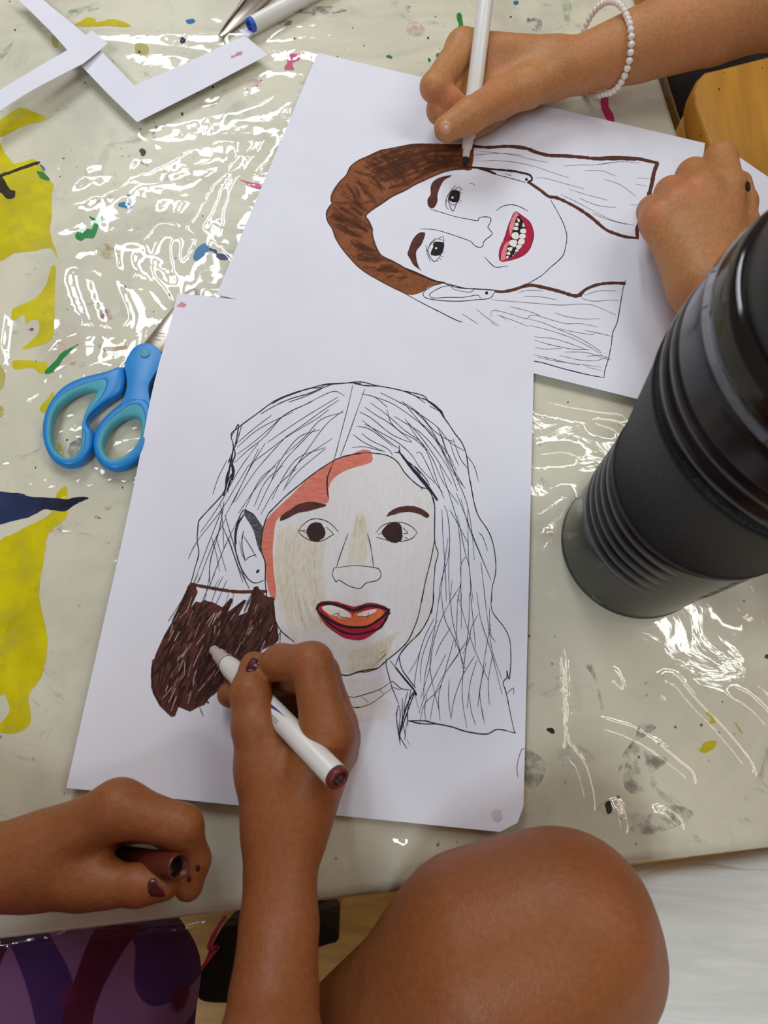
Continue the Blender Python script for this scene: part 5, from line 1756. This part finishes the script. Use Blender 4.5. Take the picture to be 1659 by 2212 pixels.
def hair_for(head, parent, back):
    def fH(P):
        d = ev_group(P, [('e', head + np.array([back[0] * .012, back[1] * .012, .018]), np.array([.083, .096, .100]), np.eye(3))]
                     + chain([(head + np.array([back[0] * .07, back[1] * .07, 0]), .06), (head + np.array([back[0] * .10, back[1] * .10, -.17]), .045)]), 0.03)
        f = -(np.array(back))
        face = np.linalg.norm((P - head - np.array([f[0] * .085, f[1] * .085, -.045])) / np.array([.062, .062, .085]), axis=1) - 1
        a = np.arctan2(P[:, 1] - head[1], P[:, 0] - head[0])
        return np.maximum(d + .0018 * np.sin(a * 46 + P[:, 2] * 25), -face * .06)
    V, F = surface_nets(fH, head - np.array([.22, .22, .26]), head + np.array([.22, .22, .15]), 0.004)
    np_mesh('hair', V, F, m_hair, parent)


m_eye = plain('eye_white', (232, 228, 222), 0.2, 0.02, 40)
m_lip = plain('lips', (168, 88, 82), 0.45, 0.06, 80)


def face_for(head, fwd, parent):
    f = np.array([fwd[0], fwd[1], 0.0])
    s = np.array([-fwd[1], fwd[0], 0.0])
    for k in (-1, 1):
        p = head + f * .071 + s * .030 * k + np.array([0, 0, .002])
        e = lathe('eye', p - f * .004, f, [(0, .0), (.001, .010), (.005, .0095), (.008, .006), (.0092, .0035)], m_eye, parent, 18)
        lathe('iris', p - f * .004, f, [(.0088, .0048), (.0098, .003), (.0101, 0)], m_nibb, e, 14)
    V, F = [], []
    for i, t in enumerate(np.linspace(-1, 1, 9)):
        for dz in (-.005, 0, .005):
            w = (1 - t * t) ** .5 + .05
            V.append(head + f * (.084 - .012 * t * t + (.003 if dz == 0 else 0)) + s * .022 * t + np.array([0, 0, -.060 + dz * w]))
    for i in range(8):
        for j in range(2):
            F.append((i * 3 + j, i * 3 + 3 + j, i * 3 + 4 + j, i * 3 + 1 + j))
    mesh('lips', V, F, m_lip, parent)


hair_for(head, pa, (0.0, -1.0))
face_for(head, (0.0, 1.0), pa)

# ------------------------------------------------------------------ person at the right
body = Limbs()
# right arm with the black-tipped marker
body += limb((1200, 148, 23, 16.5), (1250, 142, 25, 17.5), (1380, 98, 31, 22.5), (1540, 40, 42, 28), (1700, -25, 54, 32))
ex = at(1700, -25, 0.054)
shr = np.array([0.66, 0.62, 0.21])
body += chain([(ex, .034), (np.array([0.56, 0.66, 0.085]), .037), (shr, .045)])
body += limb((1195, 132, 26, 13.5), (1000, 102, 27, 10.5))
body += limb((1195, 145, 21, 14), (1005, 128, 17, 11))
body += limb((1195, 158, 18, 13), (1015, 165, 13, 11))
body += limb((1190, 162, 23, 14), (1140, 188, 25, 13), (1080, 212, 25, 11.5))
body += limb((1120, 170, 18, 12), (1040, 200, 12, 11))
# left arm reaching behind the bottle
body += limb((1535, 640, 32, 19), (1660, 850, 36, 26), (1790, 1090, 44, 31))
ey = at(1790, 1090, 0.044)
shl = np.array([0.62, 0.27, 0.21])
body += chain([(ey, .031), (np.array([0.46, 0.17, 0.075]), .035), (shl, .045)])
body += limb((1550, 610, 33, 14.5), (1565, 410, 40, 11.5))
body += limb((1530, 610, 34, 14.5), (1512, 420, 42, 11.5))
body += limb((1512, 610, 33, 14.5), (1466, 448, 40, 11))
body += limb((1498, 610, 30, 14), (1424, 478, 34, 10.5))
body += limb((1555, 600, 28, 14), (1594, 500, 27, 12))
hipB = np.array([0.76, 0.42, -0.22])
chB = np.array([0.72, 0.44, 0.10])
nkB = np.array([0.69, 0.44, 0.27])
hdB = np.array([0.64, 0.44, 0.40])
body += chain([(hipB, .11), (chB, .10)]) + chain([(chB, .09), (nkB, .042), (hdB + np.array([.01, 0, -.05]), .045)])
body += chain([(shl, .045), (np.array([.71, .44, .19]), .06), (shr, .045)])
body += [('e', hdB, np.array([.085, .07, .097]), np.eye(3)), ('e', hdB + np.array([-.035, 0, -.05]), np.array([.05, .048, .055]), np.eye(3)), ('e', hdB + np.array([-.088, 0, -.02]), np.array([.018, .012, .016]), np.eye(3)),
         ('e', hdB + np.array([0, .07, -.01]), np.array([.02, .010, .03]), np.eye(3)), ('e', hdB + np.array([0, -.07, -.01]), np.array([.02, .010, .03]), np.eye(3))]
fing = [limb((1000, 102, 27, 10.5), (938, 188, 28, 8.8), (972, 216, 22, 7.4), (1000, 232, 17, 6.4)),
        limb((1005, 128, 17, 11), (951, 238, 15, 8.6), (975, 258, 10, 7.2), (1010, 270, 8, 6.6)),
        limb((1015, 165, 13, 11), (985, 255, 9, 8), (1020, 275, 8, 7), (1046, 266, 8, 6.4)),
        limb((1045, 190, 11, 10), (1030, 268, 8, 7), (1052, 262, 7.5, 6.4), (1078, 248, 7.5, 6)),
        limb((1080, 212, 27, 11.5), (1015, 250, 33, 10.2), (966, 277, 29, 8.4)),
        # left hand
        limb((1565, 410, 40, 11.5), (1556, 345, 32, 10), (1566, 372, 10, 8)),
        limb((1512, 420, 42, 11.5), (1497, 380, 33, 10), (1512, 402, 10, 8)),
        limb((1466, 448, 40, 11), (1449, 418, 30, 9.6), (1470, 440, 9, 7.6)),
        limb((1424, 478, 34, 10.5), (1410, 456, 25, 9), (1436, 474, 8.5, 7)),
        limb((1594, 500, 27, 12), (1599, 440, 24, 9.8), (1596, 398, 18, 8))]
fB = make_sdf(body, 0.009, fing, 0.0035, 0.0010, 0.006)
V, F = surface_nets(fB, (0.10, 0.05, -0.36), (0.90, 0.78, 0.53), 0.0015)
pb = np_mesh('person', V, F, m_skinB)
tag(pb, 'person wearing a pearl bracelet, reaching in from the right to colour the sideways drawing', 'person')
treeB = BVHTree.FromPolygons([tuple(v) for v in V], [tuple(f) for f in F])
on_skin(treeB, [(950, 266), (962, 260), (972, 264), (976, 278), (970, 291), (958, 290), (949, 280)], 'fingernail', m_nail, pb)
on_skin(treeB, [(1611, 392), (1619, 395), (1621, 408), (1617, 414), (1610, 408)], 'fingernail', m_nibk, pb)
m_shirtB = plain('grey_tshirt', (96, 104, 112), 0.9, 0.06, 50, 0.15)
shB = chain([(hipB, .13), (chB, .118), (np.array([.71, .44, .19]), .075)]) + chain([(shl, .058), (np.array([.71, .44, .18]), .08), (shr, .058)])
slB = [chain([(shl, .058), (shl * .5 + np.array([.46, .17, .075]) * .5, .052)]), chain([(shr, .058), (shr * .5 + np.array([.56, .66, .085]) * .5, .053)])]


def fSB(P):
    d = ev_group(P, shB, 0.03)
    for s in slB:
        d = smin(d, ev_group(P, s, 0.01), 0.015)
    nn = np.linalg.norm((P - nkB - np.array([-.01, 0, -.012])) / np.array([.06, .06, .05]), axis=1) - 1
    return np.maximum(d + 0.002 * np.sin(P[:, 0] * 80 + P[:, 1] * 60), -nn * .05)


V, F = surface_nets(fSB, (0.50, 0.14, -0.38), (0.92, 0.76, 0.30), 0.004)
np_mesh('t_shirt', V, F, m_shirtB, pb)
m_trous = plain('gap_shade_cloth', (40, 34, 34), 0.9, 0.1, 60, 0.1)
gk = at(1490, 200, -0.42)  # one leg routed here; its dark cloth stands in for shade beside the stool
tr_ = chain([(hipB, .125), (hipB + np.array([-.05, .1, -.08]), .10), (gk + np.array([.06, -.02, .02]), .075), (gk + np.array([.01, .02, 0]), .068), (gk + np.array([.08, .05, -.25]), .05)]) + chain([(hipB + np.array([0, -.02, 0]), .12), (np.array([.70, .28, -.40]), .08), (np.array([.74, .28, -.64]), .05)])
V, F = surface_nets(lambda P: ev_group(P, tr_, 0.03) + 0.0015 * np.sin(P[:, 0] * 90 + P[:, 2] * 60), (0.30, 0.05, -0.74), (0.95, 1.20, -0.05), 0.006)
np_mesh('trousers_gap_shade', V, F, m_trous, pb)
hair_for(hdB, pb, (1.0, 0.0))
face_for(hdB, (-1.0, 0.0), pb)

# ------------------------------------------------------------------ pearl bracelet
m_pearl, nt, bs = nodes('pearl')
bs.inputs['Base Color'].default_value = lin(232, 224, 212)
bs.inputs['Roughness'].default_value = 0.18
bs.inputs['Coat Weight'].default_value = 0.6
bs.inputs['Coat Roughness'].default_value = 0.08
bs.inputs['Sheen Weight'].default_value = 0.2
ac = at(1302, 108, 0.026)
ad = at(1500, 52, 0.038) - at(1250, 142, 0.025)
ad /= np.linalg.norm(ad)
e1 = np.cross(ad, np.array([0, 0, 1.0]))
e1 /= np.linalg.norm(e1)
e2 = np.cross(e1, ad)
e2 = e2 * (1 if e2[2] > 0 else -1)
br = empty('bracelet', ac)
tag(br, 'white pearl bead bracelet on the wrist at the top right', 'bracelet')
bm = bmesh.new()
bmesh.ops.create_uvsphere(bm, u_segments=14, v_segments=9, radius=0.00225)
me = bpy.data.meshes.new('pearl')
bm.to_mesh(me)
bm.free()
me.materials.append(m_pearl)
for p_ in me.polygons:
    p_.use_smooth = True
npearl = 46
cpts = []
for k in range(npearl):
    a = 2 * math.pi * k / npearl
    tilt = 0.009 * math.sin(a)
    rr = 0.0258
    p = ac + e1 * rr * 1.02 * math.cos(a) + e2 * rr * math.sin(a) + ad * tilt
    p[2] = max(p[2], -0.001)
    # stay just outside the skin
    h = treeB.find_nearest(Vector(p))
    n_ = Vector(p) - h[0]
    if n_.length < 0.0025 or n_.dot(h[1]) < 0:
        p = np.array(h[0] + h[1] * 0.0024)
    cpts.append(p)
    o = bpy.data.objects.new('pearl', me)
    o.location = tuple(p - ac)
    COL.objects.link(o)
    o.parent = br
